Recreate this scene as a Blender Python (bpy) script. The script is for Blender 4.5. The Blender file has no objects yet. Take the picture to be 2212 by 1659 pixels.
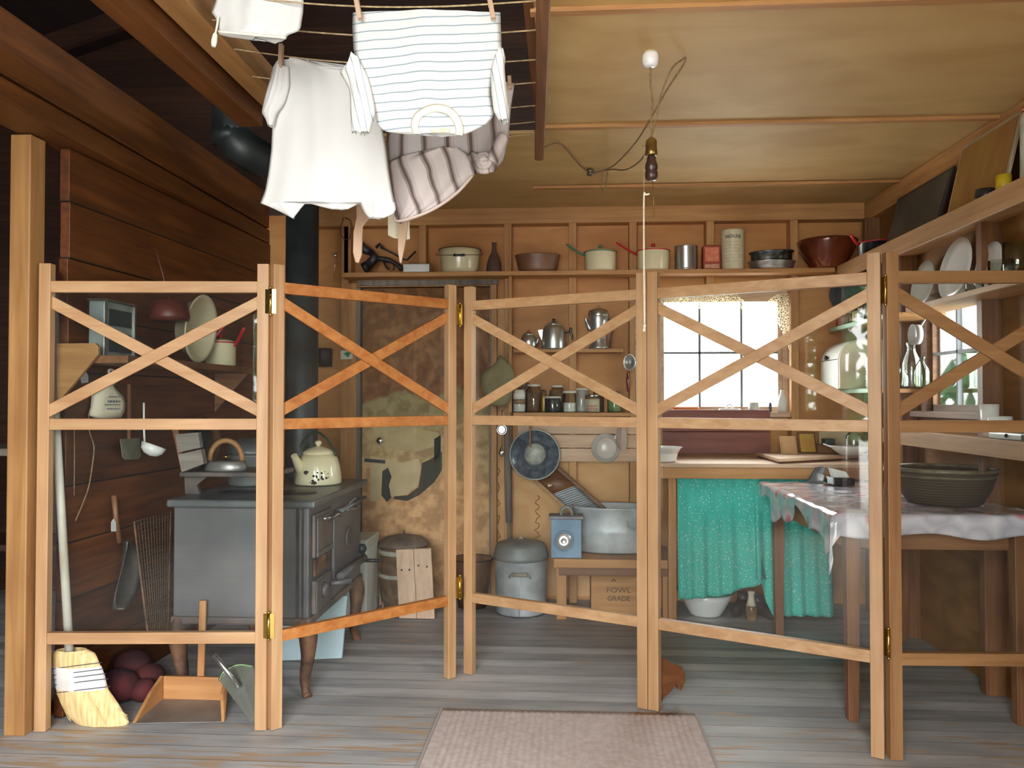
import bpy, bmesh, math, random
from mathutils import Vector, Matrix
random.seed(7)
S = bpy.context.scene; C = S.collection
PI = math.pi; D = bpy.data
# ------------------------------------------------------------------ camera, world, light
FPX = 1700.0; YAW = math.radians(3.67); PITCH = math.radians(1.08); EYE = 1.3
cd = D.cameras.new('camera'); cam = D.objects.new('camera', cd); C.objects.link(cam)
cd.sensor_width = 36; cd.lens = FPX/2212*36; cd.clip_start = .02
cam.location = (0, 0, EYE); cam.rotation_euler = (PI/2+PITCH, 0, YAW)
S.camera = cam
S.view_settings.view_transform = 'Standard'; S.view_settings.look = 'None'
S.view_settings.exposure = 1.42; S.view_settings.gamma = 1
S.cycles.use_denoising = True
S.cycles.max_bounces = 8; S.cycles.diffuse_bounces = 5; S.cycles.glossy_bounces = 3
S.cycles.transparent_max_bounces = 16; S.cycles.caustics_reflective = False; S.cycles.caustics_refractive = False
S.cycles.sample_clamp_indirect = 6
w = D.worlds.new('world'); S.world = w; w.use_nodes = True
wn = w.node_tree.nodes; wl = w.node_tree.links
bg = wn['Background']; bg.inputs[1].default_value = 7.5
tc = wn.new('ShaderNodeTexCoord'); sx = wn.new('ShaderNodeSeparateXYZ'); rp = wn.new('ShaderNodeValToRGB')
wl.new(tc.outputs['Generated'], sx.inputs[0]); wl.new(sx.outputs[2], rp.inputs[0]); wl.new(rp.outputs[0], bg.inputs[0])
rp.color_ramp.elements[0].position = .0; rp.color_ramp.elements[0].color = (.80, .79, .77, 1)
rp.color_ramp.elements[1].position = .25; rp.color_ramp.elements[1].color = (.97, .98, 1.0, 1)
FY = -1.0                                   # front wall (behind the camera)
DOORX = (-1.75, .45); DOORZ = 2.75           # the wide doorway the picture is taken from
def portal(loc, rot, sxx, syy):
    l = D.lights.new('daylight', 'AREA'); l.shape = 'RECTANGLE'; l.size = sxx; l.size_y = syy
    l.cycles.is_portal = True
    o = D.objects.new('daylight', l); o.location = loc; o.rotation_euler = rot; C.objects.link(o)
portal(((DOORX[0]+DOORX[1])/2, FY-.06, DOORZ/2), (PI/2, 0, 0), DOORX[1]-DOORX[0], DOORZ)      # faces +Y
portal((1.02, 5.24, 1.58), (-PI/2, 0, 0), .86, .8)                                          # back window, faces -Y
portal((2.02, .15, 1.5), (0, PI/2, 0), 1.3, 1.8)  # daylight through the added unseen side window
portal((2.02, 4.0, 1.5), (0, PI/2, 0), .62, .62)                                           # right window, faces -X
# ------------------------------------------------------------------ helpers
_f = Vector((-math.sin(YAW)*math.cos(PITCH), math.cos(YAW)*math.cos(PITCH), math.sin(PITCH)))
_r = Vector((math.cos(YAW), math.sin(YAW), 0)); _u = _r.cross(_f)
def at(px, py, X=None, Y=None, Z=None):     # where the sight line of a photo point meets a wall, floor or shelf plane
    d = _f + _r*((px-1106)/FPX) + _u*((829.5-py)/FPX)
    t = X/d.x if X is not None else (Y/d.y if Y is not None else (Z-EYE)/d.z)
    return Vector((0, 0, EYE)) + d*t
def V(*a): return Vector(a)
def bez(pts, n=6):                          # smooth curve through points
    out = []
    P = [Vector(p) for p in pts]
    for i in range(len(P)-1):
        p0 = P[max(i-1, 0)]; p1 = P[i]; p2 = P[i+1]; p3 = P[min(i+2, len(P)-1)]
        for k in range(n):
            t = k/n
            out.append(.5*((2*p1)+(p2-p0)*t+(2*p0-5*p1+4*p2-p3)*t*t+(3*p1-p0-3*p2+p3)*t**3))
    out.append(P[-1]); return out
class MB:
    def __init__(s): s.v = []; s.f = []; s.m = []; s.s = []
    def face(s, idx, mi=0, sm=False): s.f.append(idx); s.m.append(mi); s.s.append(sm)
    def box(s, c, sz, R=None, mi=0, taper=1):
        b = len(s.v); c = Vector(c)
        for z in (-.5, .5):
            for x, y in ((-.5, -.5), (.5, -.5), (.5, .5), (-.5, .5)):
                k = taper if z < 0 else 1
                p = Vector((x*sz[0]*k, y*sz[1]*k, z*sz[2]))
                s.v.append(c+(R@p if R else p))
        for q in ((0, 3, 2, 1), (4, 5, 6, 7), (0, 1, 5, 4), (1, 2, 6, 5), (2, 3, 7, 6), (3, 0, 4, 7)): s.face([b+i for i in q], mi)
        return s
    def bx(s, x0, x1, y0, y1, z0, z1, mi=0):
        return s.box(((x0+x1)/2, (y0+y1)/2, (z0+z1)/2), (abs(x1-x0), abs(y1-y0), abs(z1-z0)), None, mi)
    def bar(s, p0, p1, w, h, up=(0, 0, 1), mi=0):
        p0 = Vector(p0); p1 = Vector(p1); d = (p1-p0); L = d.length; d.normalize()
        x = d.cross(Vector(up)); x.normalize(); u = x.cross(d)
        R = Matrix((x, d, u)).transposed()
        return s.box((p0+p1)/2, (w, L, h), R, mi)
    def tube(s, pts, r, n=8, mi=0, cap=True, closed=False, flat=1):
        P = [Vector(p) for p in pts]; b = len(s.v); N = len(P)
        ref = None
        for i, p in enumerate(P):
            a = P[(i-1) % N] if (closed or i > 0) else P[i]; c = P[(i+1) % N] if (closed or i < N-1) else P[i]
            d = (c-a); d = d.normalized() if d.length > 1e-9 else Vector((0, 0, 1))
            if ref is None:
                ref = Vector((0, 0, 1)) if abs(d.z) < .9 else Vector((1, 0, 0))
            ref = (ref-d*ref.dot(d)); ref.normalize(); q = d.cross(ref)
            rr = r[i] if isinstance(r, (list, tuple)) else r
            for k in range(n):
                t = 2*PI*k/n; s.v.append(p+ref*math.cos(t)*rr*flat+q*math.sin(t)*rr)
        for i in range(N if closed else N-1):
            j = (i+1) % N
            for k in range(n):
                l = (k+1) % n; s.face([b+i*n+k, b+i*n+l, b+j*n+l, b+j*n+k], mi, True)
        if cap and not closed:
            s.face([b+k for k in range(n)][::-1], mi); s.face([b+(N-1)*n+k for k in range(n)], mi)
        return s
    def lathe(s, prof, o=(0, 0, 0), n=28, R=None, mi=0, sx=1, sy=1, sm=True):
        b = len(s.v); o = Vector(o)
        for r, z in prof:
            for k in range(n):
                t = 2*PI*k/n; p = Vector((math.cos(t)*r*sx, math.sin(t)*r*sy, z)); s.v.append(o+(R@p if R else p))
        for i in range(len(prof)-1):
            for k in range(n):
                l = (k+1) % n; s.face([b+i*n+k, b+i*n+l, b+(i+1)*n+l, b+(i+1)*n+k], mi, sm)
        if prof[0][0] > 1e-4: s.face([b+k for k in range(n)][::-1], mi)
        if prof[-1][0] > 1e-4: s.face([b+(len(prof)-1)*n+k for k in range(n)], mi)
        return s
    def prism(s, pts, ext, mi=0):
        b = len(s.v); P = [Vector(p) for p in pts]; e = Vector(ext); n = len(P)
        s.v += P+[p+e for p in P]
        s.face(list(range(b, b+n))[::-1], mi); s.face(list(range(b+n, b+2*n)), mi)
        for i in range(n):
            j = (i+1) % n; s.face([b+i, b+j, b+n+j, b+n+i], mi)
        return s
    def grid(s, fn, nu, nv, mi=0, sm=True):
        b = len(s.v)
        for j in range(nv+1):
            for i in range(nu+1): s.v.append(Vector(fn(i/nu, j/nv)))
        for j in range(nv):
            for i in range(nu):
                a = b+j*(nu+1)+i; s.face([a, a+1, a+nu+2, a+nu+1], mi, sm)
        return s
    def sph(s, o, r, mi=0, sz=1, n=14, R=None):
        return s.lathe([(max(r*math.sin(PI*i/8), 1e-5), -r*sz*math.cos(PI*i/8)) for i in range(9)], o, n, R, mi)
    def build(s, name, mats, parent=None, bev=0, sub=0, solid=0, label=None):
        if not isinstance(mats, (list, tuple)): mats = [mats]
        if parent is not None:
            org = Vector(parent['_o'])
        else:
            xs = [p.x for p in s.v]; ys = [p.y for p in s.v]; zs = [p.z for p in s.v]
            org = Vector(((min(xs)+max(xs))/2, (min(ys)+max(ys))/2, min(zs)))
        me = D.meshes.new(name); me.from_pydata([tuple(p-org) for p in s.v], [], s.f)
        for m in mats: me.materials.append(m)
        me.polygons.foreach_set('material_index', s.m); me.polygons.foreach_set('use_smooth', s.s)
        bm = bmesh.new(); bm.from_mesh(me); bmesh.ops.remove_doubles(bm, verts=bm.verts, dist=1e-5)
        bmesh.ops.recalc_face_normals(bm, faces=bm.faces); bm.to_mesh(me); bm.free(); me.update()
        o = D.objects.new(name, me); C.objects.link(o); o['_o'] = tuple(org)
        if parent is not None: o.parent = parent
        else: o.location = org
        if solid:
            m = o.modifiers.new('solid', 'SOLIDIFY'); m.thickness = solid; m.offset = 0
        if bev:
            m = o.modifiers.new('bevel', 'BEVEL'); m.width = bev; m.segments = 2; m.limit_method = 'ANGLE'
        if sub:
            m = o.modifiers.new('sub', 'SUBSURF'); m.levels = m.render_levels = sub
        if label: o['label'] = label
        return o
def T(name, loc, label, cat, group=None):
    o = D.objects.new(name, None); C.objects.link(o); o.location = Vector(loc); o.empty_display_size = .05
    o['_o'] = tuple(Vector(loc)); return tag(o, label, cat, group)
def tag(o, label, cat, group=None, kind=None):
    o['label'] = label; o['category'] = cat
    if group: o['group'] = group
    if kind: o['kind'] = kind
    return o
def struct(mb, name, mats, bev=0, label=None):
    o = mb.build(name, mats, bev=bev); o['kind'] = 'structure'
    if label: o['label'] = label
    return o
def text(parent, name, s, size, loc, rot, mat, depth=.0006, align='CENTER', sx=1):
    cu = D.curves.new('t', 'FONT'); cu.body = s; cu.size = size; cu.extrude = depth; cu.align_x = align; cu.align_y = 'CENTER'
    to = D.objects.new('t', cu); C.objects.link(to); bpy.context.view_layer.update()
    me = D.meshes.new_from_object(to); D.objects.remove(to)
    M = Matrix.Translation(Vector(loc)-Vector(parent['_o'])) @ rot.to_4x4() @ Matrix.Diagonal((sx, 1, 1, 1))
    me.transform(M); me.materials.clear(); me.materials.append(mat)
    o = D.objects.new(name, me); C.objects.link(o); o.parent = parent; o['_o'] = parent['_o']; return o
RX = lambda a: Matrix.Rotation(a, 3, 'X')
RY = lambda a: Matrix.Rotation(a, 3, 'Y')
RZ = lambda a: Matrix.Rotation(a, 3, 'Z')
FACE = RX(PI/2)                              # text upright, read from the camera side
# ------------------------------------------------------------------ materials
def base(name, col=(.5, .5, .5), rough=.6, metal=0, coat=0, spec=.5):
    m = D.materials.new(name); m.use_nodes = True; nt = m.node_tree
    b = nt.nodes['Principled BSDF']; b.inputs['Base Color'].default_value = (*col, 1)
    b.inputs['Roughness'].default_value = rough; b.inputs['Metallic'].default_value = metal
    b.inputs['Coat Weight'].default_value = coat; b.inputs['Specular IOR Level'].default_value = spec
    return m, nt, b
def noisy(name, c1, c2, scale=8, rough=.6, metal=0, coat=0, st=(1, 1, 1), lo=.35, hi=.65, bump=.0, detail=5, rnd=0, dist=0):
    m, nt, b = base(name, c1, rough, metal, coat)
    N = nt.nodes; L = nt.links
    t = N.new('ShaderNodeTexCoord'); mp = N.new('ShaderNodeMapping'); mp.inputs['Scale'].default_value = st
    n = N.new('ShaderNodeTexNoise'); n.inputs['Scale'].default_value = scale; n.inputs['Detail'].default_value = detail
    n.inputs['Distortion'].default_value = dist
    r = N.new('ShaderNodeValToRGB'); e = r.color_ramp.elements
    e[0].position = lo; e[0].color = (*c1, 1); e[1].position = hi; e[1].color = (*c2, 1)
    L.new(t.outputs['Object'], mp.inputs[0])
    if rnd:
        oi = N.new('ShaderNodeObjectInfo'); mu = N.new('ShaderNodeMath'); mu.operation = 'MULTIPLY'; mu.inputs[1].default_value = 37
        L.new(oi.outputs['Random'], mu.inputs[0]); cx = N.new('ShaderNodeCombineXYZ'); L.new(mu.outputs[0], cx.inputs[0]); L.new(mu.outputs[0], cx.inputs[2]); L.new(cx.outputs[0], mp.inputs['Location'])
    L.new(mp.outputs[0], n.inputs[0]); L.new(n.outputs[0], r.inputs[0]); L.new(r.outputs[0], b.inputs['Base Color'])
    if bump:
        bp = N.new('ShaderNodeBump'); bp.inputs['Strength'].default_value = bump; bp.inputs['Distance'].default_value = .004
        L.new(n.outputs[0], bp.inputs['Height']); L.new(bp.outputs[0], b.inputs['Normal'])
    return m
_w = {}
WOODS = {  # name: (dark grain, light, roughness)
    'fir': ((.40, .215, .095), (.53, .335, .175), .45), 'orange': ((.36, .115, .022), (.52, .225, .065), .4),
    'ply': ((.42, .19, .062), (.58, .30, .115), .6), 'ceil': ((.44, .275, .11), (.56, .39, .18), .65),
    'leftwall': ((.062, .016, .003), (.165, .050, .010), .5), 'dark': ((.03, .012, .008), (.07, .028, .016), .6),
    'stud': ((.42, .20, .07), (.60, .325, .125), .6), 'post': ((.29, .135, .042), (.43, .235, .085), .55),
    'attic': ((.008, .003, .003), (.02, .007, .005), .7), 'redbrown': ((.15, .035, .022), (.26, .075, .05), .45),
    'fir_shaded': ((.24, .115, .042), (.36, .195, .08), .45), 'kindling': ((.38, .25, .12), (.66, .50, .30), .8), 'grey': ((.16, .14, .12), (.30, .27, .24), .8), 'pale': ((.55, .36, .24), (.70, .50, .36), .6),  # the fir copy is darkened to stand for weak light on the last panel
    'old': ((.13, .05, .02), (.27, .12, .048), .5), 'beam': ((.085, .025, .004), (.19, .064, .010), .55),
    'foot': ((.12, .042, .014), (.20, .075, .026), .35)}
def wood(k, ax='Z', seam=None):             # seam=(axis index across the boards, board width)
    key = (k, ax, seam)
    if key in _w: return _w[key]
    c1, c2, ro = WOODS[k]; st = {'X': (1.5, 26, 26), 'Y': (26, 1.5, 26), 'Z': (26, 26, 1.5)}[ax]
    m = noisy('wood_'+k, c1, c2, 1.3, ro, st=st, lo=.3, hi=.72, bump=.12, detail=7, rnd=1, dist=.5)
    nt = m.node_tree; N = nt.nodes; L = nt.links; b = N['Principled BSDF']
    src = b.inputs['Base Color'].links[0].from_socket
    t = N.new('ShaderNodeTexCoord'); n2 = N.new('ShaderNodeTexNoise'); n2.inputs['Scale'].default_value = 2.3; n2.inputs['Detail'].default_value = 3
    L.new(t.outputs['Object'], n2.inputs[0])
    mx = N.new('ShaderNodeMix'); mx.data_type = 'RGBA'; mx.blend_type = 'MULTIPLY'; mx.inputs[0].default_value = .55
    r2 = N.new('ShaderNodeValToRGB'); r2.color_ramp.elements[0].position = .3; r2.color_ramp.elements[0].color = (.62, .55, .5, 1); r2.color_ramp.elements[1].position = .62
    L.new(n2.outputs[0], r2.inputs[0]); L.new(src, mx.inputs[6]); L.new(r2.outputs[0], mx.inputs[7])
    out = mx.outputs[2]
    if seam:
        ai, wd = seam; sp = N.new('ShaderNodeSeparateXYZ'); L.new(t.outputs['Object'], sp.inputs[0])
        dv = N.new('ShaderNodeMath'); dv.operation = 'DIVIDE'; dv.inputs[1].default_value = wd; L.new(sp.outputs[ai], dv.inputs[0])
        fr = N.new('ShaderNodeMath'); fr.operation = 'FRACT'; L.new(dv.outputs[0], fr.inputs[0])
        lt = N.new('ShaderNodeMath'); lt.operation = 'LESS_THAN'; lt.inputs[1].default_value = .006/wd; L.new(fr.outputs[0], lt.inputs[0])
        fl = N.new('ShaderNodeMath'); fl.operation = 'FLOOR'; L.new(dv.outputs[0], fl.inputs[0])
        wn_ = N.new('ShaderNodeTexWhiteNoise'); wn_.noise_dimensions = '1D'; L.new(fl.outputs[0], wn_.inputs['W'])
        mr = N.new('ShaderNodeMapRange'); mr.inputs[3].default_value = .72; mr.inputs[4].default_value = 1.15; L.new(wn_.outputs[0], mr.inputs[0])
        m3 = N.new('ShaderNodeMix'); m3.data_type = 'RGBA'; m3.blend_type = 'MULTIPLY'; m3.inputs[0].default_value = 1
        L.new(out, m3.inputs[6]); L.new(mr.outputs[0], m3.inputs[7])
        m4 = N.new('ShaderNodeMix'); m4.data_type = 'RGBA'; L.new(lt.outputs[0], m4.inputs[0]); L.new(m3.outputs[2], m4.inputs[6]); m4.inputs[7].default_value = (.02, .012, .008, 1)
        out = m4.outputs[2]
    L.new(out, b.inputs['Base Color']); _w[key] = m; return m
def plain(name, col, rough=.6, metal=0, coat=0):
    return base(name, col, rough, metal, coat)[0]
def glass(name, tint=(.97, .99, .98), refl=.07, haze=.0, rough=.02):
    m = D.materials.new(name); m.use_nodes = True; nt = m.node_tree; N = nt.nodes; L = nt.links; N.clear()
    o = N.new('ShaderNodeOutputMaterial'); tr = N.new('ShaderNodeBsdfTransparent'); tr.inputs[0].default_value = (*tint, 1)
    g = N.new('ShaderNodeBsdfGlossy'); g.inputs['Roughness'].default_value = rough
    fr = N.new('ShaderNodeLayerWeight'); fr.inputs[0].default_value = .12
    ad = N.new('ShaderNodeMath'); ad.operation = 'MULTIPLY_ADD'; ad.inputs[1].default_value = .9; ad.inputs[2].default_value = refl
    mx = N.new('ShaderNodeMixShader'); L.new(fr.outputs['Fresnel'], ad.inputs[0]); ad.use_clamp = True
    L.new(ad.outputs[0], mx.inputs[0]); L.new(tr.outputs[0], mx.inputs[1]); L.new(g.outputs[0], mx.inputs[2]); last = mx
    if haze:
        d = N.new('ShaderNodeBsdfDiffuse'); d.inputs[0].default_value = (.9, .92, .95, 1)
        m2 = N.new('ShaderNodeMixShader'); m2.inputs[0].default_value = haze
        L.new(mx.outputs[0], m2.inputs[1]); L.new(d.outputs[0], m2.inputs[2]); last = m2
    L.new(last.outputs[0], o.inputs[0]); return m
PANE = glass('clear_acrylic', refl=.028, haze=.004)
WPANE = glass('window_glass', refl=.05)
JAR = glass('jar_glass', (.93, .96, .94), .08)
JARB = glass('bottle_glass', (.90, .95, .92), .10)
CREAM = noisy('cream_enamel', (.74, .66, .42), (.80, .73, .50), 5, .18, coat=.3)
WHITE = plain('white_enamel', (.82, .83, .82), .2, coat=.3)
REDE = plain('red_enamel', (.52, .02, .02), .25, coat=.3)
GREENE = plain('green_enamel', (.06, .24, .15), .3, coat=.2)
BLACK = plain('black_enamel', (.012, .012, .014), .25, coat=.2)
IRON = noisy('black_iron', (.018, .018, .02), (.05, .05, .055), 9, .45, .3, bump=.1)
STOVE = noisy('stove_iron', (.085, .083, .088), (.15, .145, .15), 3.5, .5, .25, bump=.08, lo=.3, hi=.7)
STOVED = noisy('stove_rust', (.07, .06, .058), (.17, .13, .115), 7, .55, .25, bump=.1)
RUST = noisy('rusty_iron', (.05, .03, .022), (.22, .11, .06), 12, .7, .2, bump=.2)
PIPE = noisy('stove_pipe', (.020, .026, .028), (.05, .06, .062), 6, .45, .3)
GALV = noisy('galvanised_steel', (.40, .43, .46), (.60, .64, .67), 9, .45, .3)
GALVD = noisy('galvanised_lid', (.20, .21, .21), (.32, .33, .33), 6, .6, .3)
ALU = plain('aluminium', (.55, .56, .56), .28, .9)
TIN = plain('tinplate', (.6, .61, .60), .22, .95)
CHROME = plain('chrome', (.8, .8, .8), .08, 1)
BRASS = plain('brass', (.55, .38, .10), .22, 1)
BRASSD = noisy('aged_brass', (.20, .13, .04), (.42, .30, .11), 14, .35, .9)
ROPE = noisy('cord', (.36, .25, .13), (.55, .42, .25), 60, .9)
CORD = noisy('braided_flex', (.17, .11, .05), (.28, .19, .09), 60, .9)
ROPEW = noisy('white_cord', (.62, .56, .45), (.75, .70, .6), 60, .9)
COTTON = noisy('white_cotton', (.66, .66, .655), (.74, .74, .74), 3, .9, bump=.15)
COTTONC = noisy('cream_cotton', (.78, .74, .62), (.86, .83, .74), 4, .9)
PAPER = noisy('paper', (.62, .56, .42), (.76, .70, .55), 4, .85)
STRAW = noisy('straw', (.56, .36, .13), (.84, .64, .34), 1.5, .8, st=(60, 60, 3), lo=.3, hi=.7, bump=.5)
COPPER = noisy('brown_glaze', (.10, .018, .008), (.22, .05, .02), 4, .16, .25, coat=.5)
MIRRORM = plain('polished_steel', (.85, .85, .85), .05, 1)
BLUE = noisy('blue_paint', (.13, .22, .34), (.22, .33, .47), 7, .5)
CANVAS = noisy('olive_canvas', (.19, .17, .085), (.30, .27, .15), 4, .9)
WALLP = noisy('ply_sheathing', (.46, .195, .058), (.62, .30, .10), 1.6, .6, st=(1.2, 1, 4), lo=.3, hi=.7, detail=6, dist=1.0)
# floor: worn grey painted boards running left to right
def floor_mat():
    m = noisy('worn_floor_boards', (.28, .282, .285), (.44, .44, .438), 1.2, .55, st=(2.2, 12, 1), lo=.3, hi=.72, detail=7, dist=.4, bump=.06)
    nt = m.node_tree; N = nt.nodes; L = nt.links; b = N['Principled BSDF']; src = b.inputs['Base Color'].links[0].from_socket
    t = N.new('ShaderNodeTexCoord'); sp = N.new('ShaderNodeSeparateXYZ'); L.new(t.outputs['Object'], sp.inputs[0])
    dv = N.new('ShaderNodeMath'); dv.operation = 'DIVIDE'; dv.inputs[1].default_value = .105; L.new(sp.outputs[1], dv.inputs[0])
    fr = N.new('ShaderNodeMath'); fr.operation = 'FRACT'; L.new(dv.outputs[0], fr.inputs[0])
    fl = N.new('ShaderNodeMath'); fl.operation = 'FLOOR'; L.new(dv.outputs[0], fl.inputs[0])
    wn_ = N.new('ShaderNodeTexWhiteNoise'); wn_.noise_dimensions = '1D'; L.new(fl.outputs[0], wn_.inputs['W'])
    mr = N.new('ShaderNodeMapRange'); mr.inputs[3].default_value = .8; mr.inputs[4].default_value = 1.25; L.new(wn_.outputs[0], mr.inputs[0])
    m3 = N.new('ShaderNodeMix'); m3.data_type = 'RGBA'; m3.blend_type = 'MULTIPLY'; m3.inputs[0].default_value = 1; L.new(src, m3.inputs[6]); L.new(mr.outputs[0], m3.inputs[7])
    # bare wood where the paint has worn off near the doorway
    mp = N.new('ShaderNodeMapping'); mp.inputs['Scale'].default_value = (3.2, 26, 1); L.new(t.outputs['Object'], mp.inputs[0])
    n2 = N.new('ShaderNodeTexNoise'); n2.inputs['Scale'].default_value = 1.0; n2.inputs['Detail'].default_value = 7; L.new(mp.outputs[0], n2.inputs[0])
    n3 = N.new('ShaderNodeTexNoise'); n3.inputs['Scale'].default_value = 1.4; L.new(t.outputs['Object'], n3.inputs[0])
    dm = N.new('ShaderNodeMapRange'); dm.inputs[1].default_value = 1.5; dm.inputs[2].default_value = 0.55; dm.inputs[3].default_value = -.10; dm.inputs[4].default_value = .07
    L.new(sp.outputs[1], dm.inputs[0])
    a1 = N.new('ShaderNodeMath'); a1.operation = 'ADD'; L.new(n2.outputs[0], a1.inputs[0]); L.new(dm.outputs[0], a1.inputs[1])
    a2 = N.new('ShaderNodeMath'); a2.operation = 'MULTIPLY_ADD'; a2.inputs[1].default_value = .25; L.new(n3.outputs[0], a2.inputs[0]); L.new(a1.outputs[0], a2.inputs[2])
    rr = N.new('ShaderNodeValToRGB'); rr.color_ramp.elements[0].position = .665; rr.color_ramp.elements[1].position = .74; L.new(a2.outputs[0], rr.inputs[0])
    m5 = N.new('ShaderNodeMix'); m5.data_type = 'RGBA'; L.new(rr.outputs[0], m5.inputs[0]); L.new(m3.outputs[2], m5.inputs[6]); m5.inputs[7].default_value = (.42, .31, .215, 1)
    lt = N.new('ShaderNodeMath'); lt.operation = 'LESS_THAN'; lt.inputs[1].default_value = .025; L.new(fr.outputs[0], lt.inputs[0])
    m4 = N.new('ShaderNodeMix'); m4.data_type = 'RGBA'; L.new(lt.outputs[0], m4.inputs[0]); L.new(m5.outputs[2], m4.inputs[6]); m4.inputs[7].default_value = (.07, .066, .06, 1)
    L.new(m4.outputs[2], b.inputs['Base Color']); return m
def stripes(name, ground, bands, ax, period, slope=(0, 0, 0), wob=.004, rough=.9):   # woven stripes across the cloth's own axes
    m, nt, b = base(name, ground, rough); N = nt.nodes; L = nt.links
    t = N.new('ShaderNodeTexCoord'); n = N.new('ShaderNodeTexNoise'); n.inputs['Scale'].default_value = 7; L.new(t.outputs['Object'], n.inputs[0])
    vm = N.new('ShaderNodeVectorMath'); vm.operation = 'DOT_PRODUCT'; v = [0, 0, 0]; v[ax] = 1
    vm.inputs[1].default_value = [v[i]+slope[i] for i in range(3)]; L.new(t.outputs['Object'], vm.inputs[0])
    a = N.new('ShaderNodeMath'); a.operation = 'MULTIPLY_ADD'; a.inputs[1].default_value = wob*2; L.new(n.outputs[0], a.inputs[0]); L.new(vm.outputs['Value'], a.inputs[2])
    dv = N.new('ShaderNodeMath'); dv.operation = 'DIVIDE'; dv.inputs[1].default_value = period; L.new(a.outputs[0], dv.inputs[0])
    fr = N.new('ShaderNodeMath'); fr.operation = 'FRACT'; L.new(dv.outputs[0], fr.inputs[0])
    r = N.new('ShaderNodeValToRGB'); r.color_ramp.interpolation = 'CONSTANT'; L.new(fr.outputs[0], r.inputs[0])
    e = r.color_ramp.elements; e[0].position = 0; e[0].color = (*ground, 1); e[1].position = bands[0][0]; e[1].color = (*bands[0][1], 1)
    for p, c in bands[1:]:
        k = e.new(p); k.color = (*c, 1)
    L.new(r.outputs[0], b.inputs['Base Color']); return m
def spots(name, ground, bands, scale=30, rough=.8, coat=0, st=(1, 1, 1)):             # scattered print: bands by distance from each motif
    m, nt, b = base(name, ground, rough, coat=coat); N = nt.nodes; L = nt.links
    t = N.new('ShaderNodeTexCoord'); mp = N.new('ShaderNodeMapping'); mp.inputs['Scale'].default_value = st; L.new(t.outputs['Object'], mp.inputs[0])
    v = N.new('ShaderNodeTexVoronoi'); v.inputs['Scale'].default_value = scale; L.new(mp.outputs[0], v.inputs[0])
    r = N.new('ShaderNodeValToRGB'); r.color_ramp.interpolation = 'LINEAR'; L.new(v.outputs['Distance'], r.inputs[0])
    e = r.color_ramp.elements; e[0].position = bands[0][0]; e[0].color = (*bands[0][1], 1); e[1].position = bands[1][0]; e[1].color = (*bands[1][1], 1)
    for p, c in bands[2:]:
        k = e.new(p); k.color = (*c, 1)
    L.new(r.outputs[0], b.inputs['Base Color']); return m
GREENC = spots('mint_print_cotton', (.06, .46, .40), [(.0, (.50, .82, .74)), (.2, (.28, .66, .58)), (.32, (.05, .46, .39)), (1, (.07, .54, .46))], 62)
OIL = spots('floral_oilcloth', (.5, .45, .5), [(.0, (.55, .12, .18)), (.18, (.62, .25, .33)), (.34, (.62, .58, .64)), (.6, (.44, .41, .48)), (1, (.74, .72, .78))], 9, .16, .6)
LACE = None
# ------------------------------------------------------------------ the room
XL, XR, YB, ZC = -1.97, 1.94, 5.15, 2.53
struct(MB().bx(-6, XR+.06, FY-.1, YB+.05, -.1, 0), 'floor', floor_mat())
# back wall with window opening
WX0, WX1, WZ0, WZ1 = .62, 1.42, 1.215, 1.965
mb = MB(); mb.bx(-2.0, WX0, YB, YB+.05, 0, 2.53); mb.bx(WX1, XR+.06, YB, YB+.05, 0, 2.53); mb.bx(WX0, WX1, YB, YB+.05, 0, WZ0); mb.bx(WX0, WX1, YB, YB+.05, WZ1, 2.53)
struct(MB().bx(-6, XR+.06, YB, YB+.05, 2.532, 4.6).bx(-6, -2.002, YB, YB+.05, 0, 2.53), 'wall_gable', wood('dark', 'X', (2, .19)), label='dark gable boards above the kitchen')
struct(mb, 'wall_back', WALLP, label='plywood back wall of the cabin kitchen')
def XLf(y): return -2.033+max(0, min(1, (y-3.0)/2.15))*.078
# left partition of wide dark boards
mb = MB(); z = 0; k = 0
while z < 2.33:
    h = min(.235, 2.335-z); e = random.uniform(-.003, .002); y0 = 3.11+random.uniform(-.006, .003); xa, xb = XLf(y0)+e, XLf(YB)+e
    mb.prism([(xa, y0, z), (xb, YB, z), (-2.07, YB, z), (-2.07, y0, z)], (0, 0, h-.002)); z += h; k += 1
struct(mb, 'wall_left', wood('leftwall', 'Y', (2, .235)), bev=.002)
struct(MB().bx(-2.155, -2.072, 2.93, 3.02, 0, 2.335), 'trim_1', wood('post', 'Z'), bev=.004, label='rough fir end post of the left partition')
struct(MB().bx(-2.13, -1.96, FY, YB, 2.34, 2.43), 'trim_2', wood('beam', 'Y'), bev=.003, label='top plate over the left partition')
struct(MB().bx(-2.12, -1.965, FY, YB, 2.445, 2.68), 'trim_3', wood('beam', 'Y'), bev=.004, label='heavy side beam')
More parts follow.
